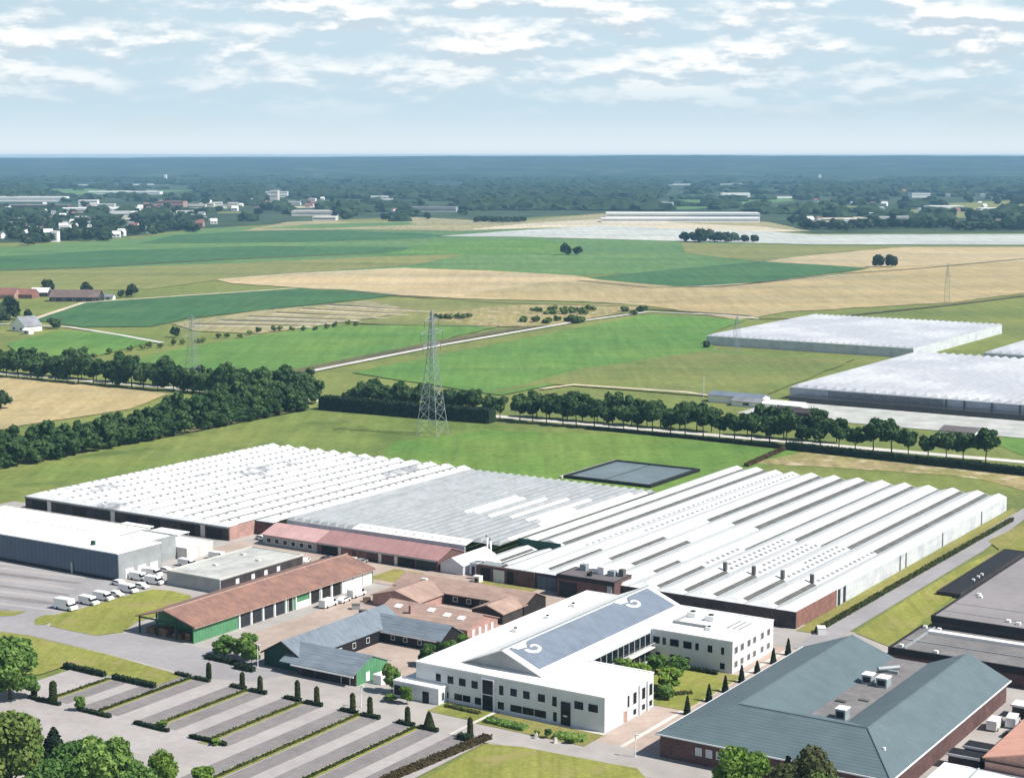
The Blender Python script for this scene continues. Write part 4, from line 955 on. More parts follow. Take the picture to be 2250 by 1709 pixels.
for u in (-188.4, -180.4, -172.5, -164.6):
    MB().box(u - 0.45, u + 0.45, 392.6, 393.5, 4.8, 7.0).build('roof_flue', 'gh_strip', rgh)
eb = thing('plant_room', 'dark brick plant room with rooftop units jutting from the front of the largest glasshouse', 'plant room', -221, 369.6 - 3)
flat_roofed(eb, -220.8, -204.4, 363.6, 372.6, 5.6, 'brick_dark', 'bitumen', 'dark_wall', 0.2)
door(eb, 'F', -217.6, 5.2, 3.8, 363.6, 'black', 'loading_bay', 0.2); door(eb, 'F', -209, 6.6, 2.4, 363.6, 'dark_wall', 'roller_door', 0.2)
MB().box(-221.0, -204.2, 363.4, 363.58, 4.7, 5.7).build('fascia', 'black', eb)
MB().box(-206.2, -204.9, 363.3, 363.57, 0.1, 4.6).build('pier', 'metal', eb)
for u, v, s, h, mt in ((-217.2, 371, 0.9, 1.6, 'metal'), (-213.6, 370.6, 0.7, 1.1, 'white'), (-211.4, 370, 0.9, 1.9, 'white'), (-208.2, 369.6, 0.9, 1.4, 'metal'), (-205.9, 370.4, 0.7, 1.8, 'gh_strip'), (-213, 366.4, 0.5, 0.8, 'black')):
    MB().box(u - s, u + s, v - s, v + s, 5.68, 5.68 + h).build('roof_unit', mt, eb)

def far_greenhouse(label, u0, u1, v0, v1, he, bays, rh, plinth=True):
    t = thing('greenhouse', label, 'greenhouse', u0, v0)
    B = np.linspace(u0, u1, bays + 1)
    for i in range(bays): bay_mesh(B[i], B[i + 1], v0, v1, he, rh, hip=4.0).build('roof_bay', GMATS('gh_far'), t)
    MB().box(u0 + 0.1, u1 - 0.1, v0 + 0.02, v0 + 0.3, 0, he - 0.02).build('front_wall', 'gh_wall', t)
    MB().box(u1 - 0.4, u1 - 0.1, v0 + 0.3, v1 - 0.3, 0, he - 0.02).build('side_wall', 'gh_wall', t)
    MB().box(u0 + 0.1, u0 + 0.4, v0 + 0.3, v1 - 0.3, 0, he - 0.02).build('side_wall', 'gh_wall', t)
    MB().box(u0 + 0.1, u1 - 0.1, v1 - 0.3, v1 - 0.02, 0, he - 0.02).build('rear_wall', 'gh_wall', t)
    MB().box(u0, u1, v0 - 0.15, v0 - 0.01, he - 0.35, he).build('gutter', 'frame', t)
    return t
fa = far_greenhouse('grey glasshouse furthest back, standing by itself in the fields at the right', -451, -325, 910, 1069, 5.4, 32, 0.9)
fb = far_greenhouse('wide grey glasshouse beyond the road trees, in front of the furthest one', -317, -196, 725.5, 890, 5.6, 26, 1.1)
for a, b, mt in ((-298, -245, 'gh_hatch'),): MB().box(a, b, 725.2, 725.33, 2.6, 5.1).build('dark_glazing', mt, fb)  # darker band of windows along the upper front
for u in (-244, -236, -224, -212): MB().box(u, u + 0.7, 725.15, 725.34, 0, 5.5).build('post', 'gh_strip', fb)
fc = far_greenhouse('pale glasshouse cut by the right edge, behind the wide grey one', -285, -200, 906, 990, 6.0, 16, 1.1)
t = thing('low_sheds', 'dark low sheds along the foot of the wide grey glasshouse', 'shed', -317, 716)
MB().box(-313, -196, 716.5, 725, 0, 2.3).build('wall', 'car_dark', t); MB().box(-313.3, -195.7, 716.2, 725.1, 2.3, 2.5).build('roof', 'car_dark', t)
sheet('loading_yard', rect(-318, -190, 672, 716), 0.10, 'gravel_roof', True)
for i, (px, py, wd_, dp_, h, rm, lab) in enumerate(((1530, 868, 26, 9, 4.5, 'slate_blue', 'blue-roofed bungalow behind the road trees'), (1640, 880, 20, 7, 3.2, 'white_roof', 'white lorry shed left of the wide grey glasshouse'), (1672, 896, 16, 12, 3.0, 'dark_wall', 'dark low hut at the left corner of the wide grey glasshouse'), (2030, 940, 14, 12, 3.2, 'bitumen', 'dark-roofed office hut among the road trees in front of the wide glasshouse'), (1580, 876, 14, 7, 3.4, 'grey_far', 'grey garage beside the blue-roofed bungalow'))):
    u, v = to_uv(ground_at(px, py)); t = thing('hut', lab, 'hut', u, v)
    gable_walls(u, u + wd_, v, v + dp_, h - 1.2, h, 'u').build('wall', 'white' if i != 2 else 'dark_wall', t); gable_roof(u, u + wd_, v, v + dp_, h - 1.2, h, 'u').build('roof', rm, t)
    window(t, 'F', u + wd_ / 2, 1.2, 3, 1.0, v)
# covered water basin
wbz = thing('water_basin', 'covered water basin with a black rim, behind the clear grey glasshouse', 'basin', -303, 501)
q = MB()
for b in ((-302.5, -268.5, 502, 503.2), (-302.5, -268.5, 537.5, 538.7), (-302.5, -301.2, 503.2, 537.5), (-269.8, -268.5, 503.2, 537.5)): q.box(*b, 0, 1.1)
q.build('rim', 'black', wbz); MB().box(-301.2, -269.8, 503.2, 537.5, 0, 0.7).build('cover', 'pond', wbz)
MB().box(-288.0, -287.4, 503.4, 537.3, 0.7, 0.8).build('seam', 'car_dark', wbz); MB().box(-303.6, -302.51, 501, 540, 0, 0.8).build('bank', 'concrete', wbz)

# ------------------------------------------------------------------ plants
def leaves_obj(name, P, size, mat, parent, seed, core=None, aspect=1.0, outward=None):
    """many small leaf-clump faces; P (n,3) local positions"""
    rs = np.random.RandomState(seed); n = len(P)
    a = rs.normal(size=(n, 3))
    if outward is not None: a = a * 0.55 + outward
    a /= np.linalg.norm(a, axis=1)[:, None]
    h = rs.normal(size=(n, 3)); x = np.cross(a, h); x /= np.linalg.norm(x, axis=1)[:, None]; y = np.cross(a, x)
    s = size * (0.6 + 0.8 * rs.rand(n, 1)) / 2
    x, y = x * s, y * s * aspect
    bend = a * s * 0.35
    V = np.stack([P - x - y, P + x - y + bend, P + x + y, P - x + y - bend], 1).reshape(-1, 3)
    F = np.arange(4 * n).reshape(n, 4)
    cv, cf = ([], []) if core is None else core
    me = bpy.data.meshes.new(name)
    k = len(V)
    me.from_pydata(np.vstack([V, np.array(cv).reshape(-1, 3)]).tolist() if len(cv) else V.tolist(), [], F.tolist() + [tuple(k + i for i in f) for f in cf])
    me.materials.append(M[mat]); me.update()
    o = bpy.data.objects.new(name, me); COL.objects.link(o)
    if parent: o.parent = parent
    return o
def blob_points(blobs, n, seed):
    rs = np.random.RandomState(seed)
    w = np.array([b[3] * b[4] for b in blobs]); idx = rs.choice(len(blobs), n, p=w / w.sum())
    d = rs.normal(size=(n, 3)); d /= np.linalg.norm(d, axis=1)[:, None]
    B = np.array(blobs)[idx]
    r = (0.62 + 0.42 * rs.rand(n))
    P = B[:, :3] + d * r[:, None] * np.stack([B[:, 3], B[:, 3], B[:, 4]], 1)
    return P, d
def crown_blobs(h, w, clear, seed, n):
    rs = np.random.RandomState(seed); bl = []
    ch = h - clear; zc = clear + ch * 0.5
    bl.append((0, 0, zc, w * 0.30, ch * 0.36))
    for i in range(n):
        a = 2.4 * i + rs.rand() * 0.9; f = 0.2 + 0.75 * rs.rand(); z = zc + (rs.rand() - 0.45) * ch * 0.72
        rr = (w / 2 - w * 0.2) * math.sqrt(max(0.1, 1 - ((z - zc) / (ch * 0.56)) ** 2)) * (0.75 + 0.35 * rs.rand())
        r = w * (0.15 + 0.09 * rs.rand())
        bl.append((rr * cos(a), rr * sin(a), z, r, r * 0.85))
    return bl
def tree_proto(name, h, w, clear, leafm, seed, nb=9, nl=900, size=0.8, limbs=4, tr=0.22, label='tree', cat='tree', group=None, conifer=False):
    t = thing(name, label, cat, 0, 0, 0, group, (0, 0), 0.0)
    rs = np.random.RandomState(seed + 50)
    k = MB(); top = h * 0.62
    k.bar((0, 0, -0.1), (0.1, 0.05, clear + 0.3), tr, r2=tr * 0.75, n=7); k.bar((0.1, 0.05, clear + 0.2), (0, 0, top), tr * 0.75, r2=tr * 0.25, n=6)
    for i in range(limbs):
        a = i * 2.4 + rs.rand(); z = clear + (top - clear) * (0.1 + 0.5 * i / max(1, limbs)); q = w * 0.3
        k.bar((0.08, 0.04, z), (q * cos(a), q * sin(a), z + w * 0.22), tr * 0.45, r2=tr * 0.12, n=5)
    k.build('trunk', 'bark', t)
    if conifer:
        z = clear + (h - clear) * (1 - np.sqrt(rs.rand(nl))); fr = 1 - (z - clear) / (h - clear); a = rs.rand(nl) * 6.283
        r = w / 2 * (fr ** 0.8) * (0.5 + 0.55 * rs.rand(nl)); P = np.stack([r * np.cos(a), r * np.sin(a), z], 1)
        d = np.stack([np.cos(a), np.sin(a), 0.4 * np.ones(nl)], 1)
    else:
        P, d = blob_points(crown_blobs(h, w, clear, seed, nb), nl, seed)
    leaves_obj('crown', P, size, leafm, t, seed, None, 1.0, d)
    return t
PROTO, USED = {}, set()
def plant(kind, x, y, h, w, label, group=None, z=0.0, cat=None):
    p = PROTO[kind]; o, ph, pw = p
    sc = (w / pw, w / pw, h / ph); rz = RND.random() * 6.283
    if kind not in USED:
        USED.add(kind); o.location = (x, y, z); o.scale = sc; o.rotation_euler = (0, 0, rz); o['label'] = label
        r = o
    else: r = copy_thing(o, x, y, rz, sc, label, z)
    if group: r['group'] = group
    elif 'group' in r: del r['group']
    if cat: r['category'] = cat
    return r
def proto(kind, name, h, w, *a, **k): PROTO[kind] = (tree_proto(name, h, w, *a, **k), h, w)
for i in range(4): proto('road%d' % i, 'road_tree', 10, 8, 3.0 if i < 3 else 2.4, 'leaf_road', 11 + i, 10, 1500, 0.75)
for i in range(3): proto('thick%d' % i, 'broadleaf_tree', 10, 8, 0.9, 'leaf_road', 31 + i, 11, 1500, 0.8)
for i in range(3): proto('big%d' % i, 'broadleaf_tree', 12, 11, 2.0, 'leaf_mid', 51 + i, 18, 8000, 0.5, limbs=7, tr=0.35)
proto('big_light', 'broadleaf_tree', 12, 11, 1.8, 'leaf_light', 61, 18, 8000, 0.45, limbs=7, tr=0.35)
proto('big_olive', 'broadleaf_tree', 12, 11, 1.8, 'leaf_olive', 62, 18, 8000, 0.45, limbs=7, tr=0.35)
proto('big_red', 'broadleaf_tree', 12, 11, 1.8, 'leaf_red', 63, 18, 7000, 0.5, limbs=7, tr=0.35)
for i in range(2): proto('small%d' % i, 'small_tree', 6, 5, 1.2, 'leaf_mid', 71 + i, 10, 2600, 0.36, tr=0.12)
proto('small_light', 'small_tree', 6, 5, 1.0, 'leaf_light', 75, 10, 2600, 0.36, tr=0.12)
proto('conifer', 'conifer', 10, 5, 0.5, 'leaf_black', 81, 8, 2600, 0.5, limbs=0, conifer=True)
proto('cypress', 'cypress', 4, 1.3, 0.1, 'leaf_black', 82, 8, 900, 0.22, limbs=0, tr=0.08, conifer=True)
for i in range(3): proto('far%d' % i, 'tree', 9, 9, 0.6, 'leaf_far', 91 + i, 8, 260, 1.9, limbs=0)
for i in range(2): proto('shrub%d' % i, 'shrub', 4, 6, 0.3, 'leaf_olive', 95 + i, 7, 260, 0.9, limbs=0)
def column_proto(kind, name, h, r0, r1, n, leafm, seed):
    t = thing(name, 'x', 'topiary', 0, 0, 0, None, (0, 0), 0.0)
    MB().bar((0, 0, -0.1), (0, 0, h * 0.5), 0.07, n=6).build('trunk', 'bark', t)
    rs = np.random.RandomState(seed); z = 0.25 + (h - 0.25) * rs.rand(n); f = (z - 0.25) / (h - 0.25); a = rs.rand(n) * 6.283
    r = (r0 + (r1 - r0) * f) * np.minimum(1, (1 - f) * 7 + 0.25) * (0.75 + 0.3 * rs.rand(n))
    leaves_obj('foliage', np.stack([r * np.cos(a), r * np.sin(a), z], 1), 0.2, leafm, t, seed, None, 1.0, np.stack([np.cos(a), np.sin(a), 0.2 + 0 * a], 1))
    PROTO[kind] = (t, h, 2 * r0)
column_proto('topiary', 'clipped_conifer', 3.3, 0.5, 0.40, 1500, 'leaf_hedge', 5)
column_proto('cone', 'clipped_conifer', 3.3, 1.25, 0.25, 2000, 'leaf_hedge', 6)

def hedge(name, label, pts, w, h, mat='leaf_hedge', leafs=9.0, size=0.28, group=None, site=True, cat='hedge'):
    """clipped hedge along a line: a solid twiggy core and leaf faces standing out of its faces"""
    P = [np.array(W(*p) if site else p) for p in pts]
    o3, nv, cv, cf, out = [], [], [], [], []
    rs = np.random.RandomState(len(BASE) % 9973 + 3)
    x0 = P[0]
    for a, b in zip(P[:-1], P[1:]):
        d = b - a; L = np.linalg.norm(d); d = d / L; n = np.array((-d[1], d[0]))
        k = len(cv); c = w / 2 - 0.12; hh = h - 0.1
        for e, s in ((a, 1), (a, -1), (b, -1), (b, 1)):
            q = e - x0 + n * s * c
            cv.append((q[0], q[1], 0.0)); 
        for e, s in ((a, 1), (a, -1), (b, -1), (b, 1)):
            q = e - x0 + n * s * c; cv.append((q[0], q[1], hh))
        cf += [(k, k + 1, k + 5, k + 4), (k + 1, k + 2, k + 6, k + 5), (k + 2, k + 3, k + 7, k + 6), (k + 3, k, k + 4, k + 7), (k + 4, k + 5, k + 6, k + 7)]
        m = int(min(9000, leafs * L * (2 * h + w)))
        t = rs.rand(m) * L; per = rs.rand(m) * (2 * h + w)
        side = np.where(per < h, -1, np.where(per < 2 * h, 1, 0))
        z = np.where(side == 0, h * (0.96 + 0.10 * rs.rand(m)), h * rs.rand(m))
        off = np.where(side == 0, (rs.rand(m) - 0.5) * w, side * (w / 2) * (0.88 + 0.2 * rs.rand(m)))
        q = (a - x0)[None, :] + d[None, :] * t[:, None] + n[None, :] * off[:, None]
        nv.append(np.column_stack([q, z])); out.append(np.column_stack([n[None, :] * side[:, None], np.where(side == 0, 1.0, 0.25)]))
    o = leaves_obj(name, np.vstack(nv), size, mat, None, 7, (cv, cf), 1.0, np.vstack(out))
    o.location = (x0[0], x0[1], 0.08)
    return props(o, label, cat, group)

# car park hedges and clipped conifers
ordn = ['first', 'second', 'third', 'fourth', 'fifth', 'sixth', 'seventh']
for i, u in enumerate(MED):
    v0 = 235.5 if i < 3 else (234.0 if i == 3 else 205)
    hedge('hedge', 'long thin hedge down the middle of the parking rows, %s from the left' % ordn[i], [(u, v0), (u, 252 if i == 0 else 262)], 0.75, 0.5, 'leaf_hedge', 12, 0.24, 'thin hedges between parking rows')
    if i < 4: hedge('end_hedge', 'short dark hedge across the near end of the %s parking hedge from the left' % ordn[i], [(u - 4.2, 234), (u + 4.8, 234)], 1.0, 0.75, 'leaf_black', 16, 0.24, 'short end hedges in the car park')
    if i > 0:
        hedge('end_hedge', 'short dark hedge left of the far end of the %s parking hedge from the left' % ordn[i], [(u - 4.6, 262.2), (u - 0.6, 262.2)], 1.0, 0.75, 'leaf_black', 16, 0.24, 'short end hedges in the car park')
        hedge('end_hedge', 'short dark hedge right of the far end of the %s parking hedge from the left' % ordn[i], [(u + 0.8, 262.0), (u + 5.2, 262.0)], 1.0, 0.75, 'leaf_black', 16, 0.24, 'short end hedges in the car park')
hedge('end_hedge', 'short dark hedge under the lone clipped conifer at the top of the broad brown hedge', [(-180.4, 261.2), (-177.4, 261.2)], 1.4, 1.2, 'leaf_black', 14, 0.28, 'short end hedges in the car park')
hedge('hedge', 'broad brown hedge between the car park and the lower lawn', [(-178.4, 200), (-178.2, 238), (-175.8, 264.5)], 2.1, 0.9, 'leaf_brown', 10, 0.28)
hedge('hedge', 'dark hedge along the back of the car park, its left half', [(-278.4, 253), (-266, 252.8)], 1.2, 1.1, 'leaf_black', 12, 0.28)
hedge('hedge', 'dark hedge along the back of the car park, its right half', [(-263.5, 252.8), (-251.4, 252.8)], 1.2, 1.1, 'leaf_black', 12, 0.28)
hedge('hedge', 'thin dark hedge beside the lane on the right of the largest glasshouse', [(-152.2, 367), (-151.8, 440), (-151.2, 515)], 0.9, 1.3, 'leaf_hedge', 8, 0.3)
hedge('hedge', 'dark hedge in front of the small wide-crowned trees', [(-257, 274.5), (-248, 274.6)], 1.2, 1.0, 'leaf_black', 12, 0.28)
hedge('hedge', 'short dark hedge by the lamp post at the green gable', [(-246.8, 272.6), (-241.6, 272.6)], 1.4, 1.2, 'leaf_black', 12, 0.28)
TOP = [(-267.9, 235.1, 'left column of the pair on the nearest left parking hedge end', 1), (-261.6, 234.4, 'right stouter column of the pair on the nearest left parking hedge end', 1.25), (-246.1, 263.4, 'single column at the far end of the second parking hedge', 1),
       (-236.4, 263.0, 'left column of the pair at the far end of the third parking hedge', 0.9), (-231.5, 263.0, 'right column of the pair at the far end of the third parking hedge', 0.9), (-221.5, 263.0, 'left column of the pair at the far end of the fourth parking hedge', 1.1), (-216.3, 262.8, 'right column of the pair at the far end of the fourth parking hedge', 1.0),
       (-207.2, 262.9, 'left column of the pair at the far end of the fifth parking hedge', 1.05), (-202.8, 262.8, 'right column of the pair at the far end of the fifth parking hedge', 1.05), (-193.6, 262.8, 'slim column left of the broad cone at the sixth parking hedge', 0.95), (-178.7, 262.6, 'lone column at the top of the broad brown hedge', 1.1)]
for u, v, l, s in TOP: plant('topiary', *W(u, v), 3.7 * s, 0.98 * (0.9 + 0.2 * s) if s < 1.2 else 1.5, 'clipped conifer, ' + l, 'clipped conifers of the car park', 0.08, 'topiary')
plant('cone', *W(-188.4, 262.7), 3.5, 2.4, 'broad clipped conifer cone at the far end of the sixth parking hedge', 'clipped conifers of the car park', 0.08, 'topiary')
for i, v in enumerate((297.6, 307.2, 314.8, 322.6, 330.4, 338.7, 346.6)):
    plant('cypress', *W(-150.4, v), 4.2 - 0.15 * (i % 3) - (1.0 if i == 4 else 0), 1.5, 'slim dark cypress beside the brick hall, %s from the front' % ordn[i], 'cypresses along the brick path', 0.08, 'cypress')
# planting round the office
for i, (u, v, h, w_, k, l) in enumerate(((-171.6, 309.5, 5.2, 5.0, 'small0', 'darker tree in the office courtyard, nearest the glazed gallery'), (-168.6, 318.5, 4.6, 5.5, 'small1', 'dark bushy tree below the windows of the rear office wing'), (-163.6, 319.5, 4.0, 5.0, 'small0', 'dark bush at the right end of the rear office wing front'), (-166.6, 306.5, 5.4, 6.0, 'small_light', 'largest bright green tree in the office courtyard'), (-160.8, 309.5, 4.6, 6.0, 'small_light', 'bright green spreading bush at the open side of the office courtyard'), (-158.2, 303.8, 3.2, 3.6, 'small1', 'low green bush by the right corner of the office front wing'))):
    plant(k, *W(u, v), h, w_, l, 'courtyard trees', 0.1)
hedge('hedge', 'short dark hedge along the foot of the office rear wing', [(-166, 324.5), (-157, 324.5)], 1.0, 0.9, 'leaf_black', 12, 0.28)
hedge('hedge', 'low clipped hedge in the grass beside the office courtyard', [(-163, 302), (-155.6, 310)], 1.1, 0.7, 'leaf_hedge', 12, 0.28)
hedge('planting', 'bright green planting strip under the long office window, left part', [(-181.6, 272.6), (-172.2, 272.2)], 2.4, 0.8, 'leaf_mid', 12, 0.3, None, True, 'shrubs')
hedge('planting', 'green planting strip under the office front, right part', [(-165.4, 271.8), (-159.4, 273)], 2.6, 0.9, 'leaf_mid', 12, 0.3, None, True, 'shrubs')
hedge('planting', 'dark low hedge on the lawn by the office entrance', [(-193.5, 275.6), (-185, 275.2)], 1.1, 0.6, 'leaf_hedge', 12, 0.28, None, True, 'shrubs')
for i, (u, v, h, w_, k, l) in enumerate(((-166.2, 270.6, 1.9, 1.6, 'small0', 'small dark shrub below the right end of the office front'), (-161.0, 270.4, 1.3, 2.2, 'small_light', 'light green shrub at the near corner of the office'), (-168.6, 270.4, 1.2, 1.4, 'small_light', 'pale low shrub left of the small dark one'), (-201.0, 272.6, 3.8, 3.0, 'small_light', 'bright feathery tree in front of the office annex'), (-204.6, 272.2, 1.6, 3.2, 'small0', 'dark low bush at the left foot of the office annex'), (-208.2, 277.2, 6.4, 4.4, 'small1', 'tall narrow green tree left of the office front'), (-212.8, 296.0, 4.8, 4.6, 'small0', 'leafy tree between the slate stable and the office, nearest the court'), (-212.2, 303.0, 4.6, 4.4, 'small1', 'leafy tree between the slate stable and the office, middle one'), (-213.0, 310.5, 3.6, 3.6, 'small_light', 'small light tree by the brick gable, behind the slate stable'), (-254.6, 277.6, 5.0, 6.4, 'small1', 'left wide-crowned tree in front of the green gable'), (-249.2, 278.4, 5.6, 6.6, 'small0', 'middle wide-crowned tree in front of the green gable'), (-245.2, 276.0, 4.4, 4.6, 'small0', 'right wide-crowned tree, touching the green gable'))):
    plant(k, *W(u, v), h, w_, l, None, 0.1)
plant('small1', *W(-253.4, 233.9), 3.4, 2.6, 'small round grey-green tree at the near end of the second parking hedge', None, 0.08)
for i, (u, v, l) in enumerate(((-232.4, 235.6, 'little yellow-green shrub at the near end of the third parking hedge'), (-216.6, 233.4, 'little yellow-green shrub at the near end of the fourth parking hedge'))): plant('small_light', *W(u, v), 1.3, 2.0, l, None, 0.08, 'shrub')
# big trees of the foreground
for i, (px, py, h, w_, k, l) in enumerate(((22, 1512, 13.0, 12.5, 'big0', 'tall dark green tree at the left edge beside the car park'), (-70, 1490, 12.0, 11.0, 'big1', 'tree mostly cut off by the left edge behind the tall dark one'), (68, 1508, 5.0, 4.5, 'small0', 'small olive tree at the right foot of the tall dark tree'), (30, 1560, 1.6, 6.0, 'small1', 'dark clipped bush below the tall left-edge tree'),
      (25, 1722, 14.5, 12.5, 'big_olive', 'big light olive tree in the lower left corner'), (-70, 1735, 13.0, 12.0, 'big0', 'tree cut off by the lower left corner'), (118, 1655, 7.5, 6.0, 'conifer', 'small black-green conifer between the corner trees'), (150, 1760, 12.0, 11.0, 'big2', 'spreading mid green tree right of the dark conifer'), (232, 1765, 12.6, 11.0, 'big1', 'spreading mid green tree, the highest of the bottom edge trees'), (300, 1790, 10.5, 8.5, 'big0', 'dark green tree at the right end of the bottom left clump'), (90, 1790, 11.5, 10.0, 'big2', 'tree in front of the dark conifer at the bottom edge'), (185, 1700, 8.5, 8.5, 'big_light', 'light green tree in the middle of the bottom left clump'), (60, 1668, 7.0, 7.0, 'big1', 'lower green tree between the olive corner tree and the dark conifer'), (262, 1735, 9.6, 8.0, 'big2', 'leafy green tree filling the clump left of the yellow-green one'), (352, 1745, 9.6, 6.0, 'big_light', 'bright yellow-green tree right of the bottom left clump'), (440, 1716, 4.8, 4.4, 'small_light', 'small bright bush alone at the bottom edge in front of the parking rows'),
      (1600, 1750, 10.4, 10.6, 'big_light', 'round bright green tree in front of the brick hall'), (1735, 1775, 12.0, 11.5, 'big_red', 'dull green tree with reddish tips at the bottom edge in front of the hall'), (1700, 1740, 9.0, 4.5, 'conifer', 'dark conifer between the two trees in front of the brick hall'), (1780, 1800, 10, 7, 'big_olive', 'olive tree at the right end of the bottom edge trees'))):
    plant(k, *ground_at(px, py), h, w_, l, None, 0.05)
# roadside rows
def row(fn, n, kinds, h, w_, label, group, jit=0.8, name_z=0.0):
    for i in range(n):
        if RND.random() < 0.05: continue
        x, y = fn((i + 0.5) / n)
        q = RND.random(); jj = jit * 2.0
        plant(RND.choice(kinds), x + (RND.random() - 0.5) * jj, y + (RND.random() - 0.5) * jj, h * (0.74 + 0.44 * q), w_ * (0.78 + 0.28 * q + 0.18 * RND.random()), label, group, 0.0)
def seg(a, b): return lambda t: (a[0] + (b[0] - a[0]) * t, a[1] + (b[1] - a[1]) * t)
R4, T3 = ['road0', 'road1', 'road2', 'road3'], ['thick0', 'thick1', 'thick2']
row(seg(W(-388, 601.8), W(-187, 611.5)), 29, R4, 11.0, 8.6, 'dark round-headed road tree with a bare trunk, in the near row right of the pylon', 'near row of road trees right of the pylon')
row(seg(W(-388, 615), W(-248, 622)), 19, R4, 11.2, 8.8, 'dark round-headed road tree in the far row right of the pylon', 'far row of road trees right of the pylon')
row(seg(W(-476, 600), W(-392, 605)), 13, R4, 10.5, 8.5, 'dark road tree rising behind the clipped block hedge', 'road trees behind the block hedge')
row(seg(W(-478, 612), W(-420, 616)), 8, T3, 9.5, 8.6, 'bushy tree in the far row behind the clipped block hedge', 'far trees behind the block hedge')
row(seg(W(-700, 585), W(-486, 597)), 26, T3 + R4[:1], 14.0, 10.5, 'dark tree in the road row running to the left edge', 'road trees at the left, near row')
row(seg(W(-700, 598), W(-500, 609)), 22, T3, 13.5, 10.5, 'dark tree in the back row of the road at the left', 'road trees at the left, back row')
row(seg(W(-478.5, 398), W(-480.5, 582)), 34, T3, 8.6, 8.0, 'dense dark tree in the front row of the belt left of the greenhouses', 'front row of the tree belt', 1.2)
row(seg(W(-486, 396), W(-488, 588)), 28, T3, 12.6, 9.4, 'tall dark tree in the rear row of the belt left of the greenhouses', 'rear row of the tree belt', 1.6)
row(seg(W(-494, 500), W(-496, 592)), 12, T3, 13.0, 9.5, 'tall dark tree behind the belt where it meets the road', 'trees behind the tree belt', 1.6)
strip('road', [(x, y) for x, y in (W(-760, 591), W(-480, 605.5), W(-388, 609), W(-187, 619), W(-120, 622))], 6.0, 0.12, 'concrete', lambda a, b: (a, b))
hedge('hedge', 'tall clipped block hedge left of the pylon base', [(-476, 585.5), (-434, 587.8), (-391.5, 592.5)], 6.5, 5.6, 'leaf_black', 4.5, 0.6)
hedge('hedge', 'long black-green hedge in front of the road trees at the right', [(-262, 598.5), (-210, 595.5), (-150, 592)], 3.4, 2.6, 'leaf_black', 5, 0.45)
hedge('hedge', 'thin dark hedge between the road and the pylon field', [(-350, 599.2), (-300, 600.2), (-264, 598.6)], 1.6, 1.3, 'leaf_black', 6, 0.4)
hedge('hedge', 'short hedge running from the road hedge towards the largest glasshouse', [(-262, 595), (-259, 556)], 1.8, 1.2, 'leaf_brown', 6, 0.4)
# scattered bushes and field trees
def spot(k, px, py, h, w_, l, grp=None, cat=None): plant(k, *ground_at(px, py), h, w_, l, grp, 0.3, cat)
for px, h, w_, l in ((1223, 13, 13, 'left taller tree of the pair alone in the green field'), (1248, 10, 11, 'right lower tree of the pair alone in the green field')): spot('far%d' % (px % 3), px, 551, h, w_, l, 'lone pairs of field trees')
for px, l in ((1897, 'left tree of the dark round pair in the grain field'), (1925, 'right tree of the dark round pair in the grain field')): spot('far1', px, 578, 13, 13, l, 'lone pairs of field trees')
for i in range(7): spot('far%d' % (i % 3), 1483 + 17 * i + RND.randint(-3, 3), 522 + (i % 3), 13 + 5 * (i in (2, 3)), 17, 'dark tree in the clump standing before the white film fields', 'clump of trees at the film fields')
for px, l in ((1609, 'left small tree right of the clump at the film fields'), (1630, 'right small tree right of the clump at the film fields')): spot('far2', px, 523, 9, 12, l, 'small trees at the film fields')
for px, py, h, w_, l in ((118, 710, 7, 9, 'round bush beside the grey farmhouse'), (378, 729, 7, 6, 'lone bush at the corner of the striped plot'), (285, 641, 11, 10, 'tall dark tree right of the dark barn'), (262, 643, 6, 6, 'small dark tree left of the tall one at the dark barn'), (104, 637, 12, 11, 'tree behind the pale farm shed'), (188, 640, 11, 10, 'tree over the right end of the dark barn'), (22, 690, 15, 15, 'dark tree over the grey farmhouse, right one'), (0, 698, 14, 14, 'dark tree over the grey farmhouse, at the left edge'), (62, 694, 8, 6, 'narrow tree right of the grey farmhouse'), (3, 884, 9, 9, 'dark tree cut off by the left edge in the dry field'), (1526, 752, 4, 4.5, 'small dark bush at the corner of the furthest glasshouse')):
    spot('far%d' % (px % 3), px, py, h, w_, l)
SHR = []
for i in range(34):
    SHR.append((1120 + RND.random() * 140, 700 - RND.random() * 6)) if i < 12 else SHR.append((1140 + RND.random() * 250, 676 + (RND.random() - 0.5) * 10))
for x, y in SHR: spot('shrub%d' % RND.randint(0, 1), x, y, 2.6 + 1.8 * RND.random(), 5 + 3 * RND.random(), 'low dark shrub on the rough patch by the field road', 'shrubs on the rough patch', 'shrub')
for i in range(26):
    t = i / 25; spot('shrub%d' % (i % 2), 185 + 590 * t + RND.randint(-6, 6), 775 - 70 * t + RND.randint(-4, 4) - 8 * sin(t * 3), 2.0 + 1.5 * RND.random(), 4, 'small shrub in the scrubby strip below the striped plot', 'shrubs below the striped plot', 'shrub')
for i in range(9): spot('shrub%d' % (i % 2), 940 + 9 * i + RND.randint(-3, 3), 688 + RND.randint(-2, 2), 3, 5, 'little bush in the field right of the pylon head', 'bushes right of the pylon head', 'shrub')

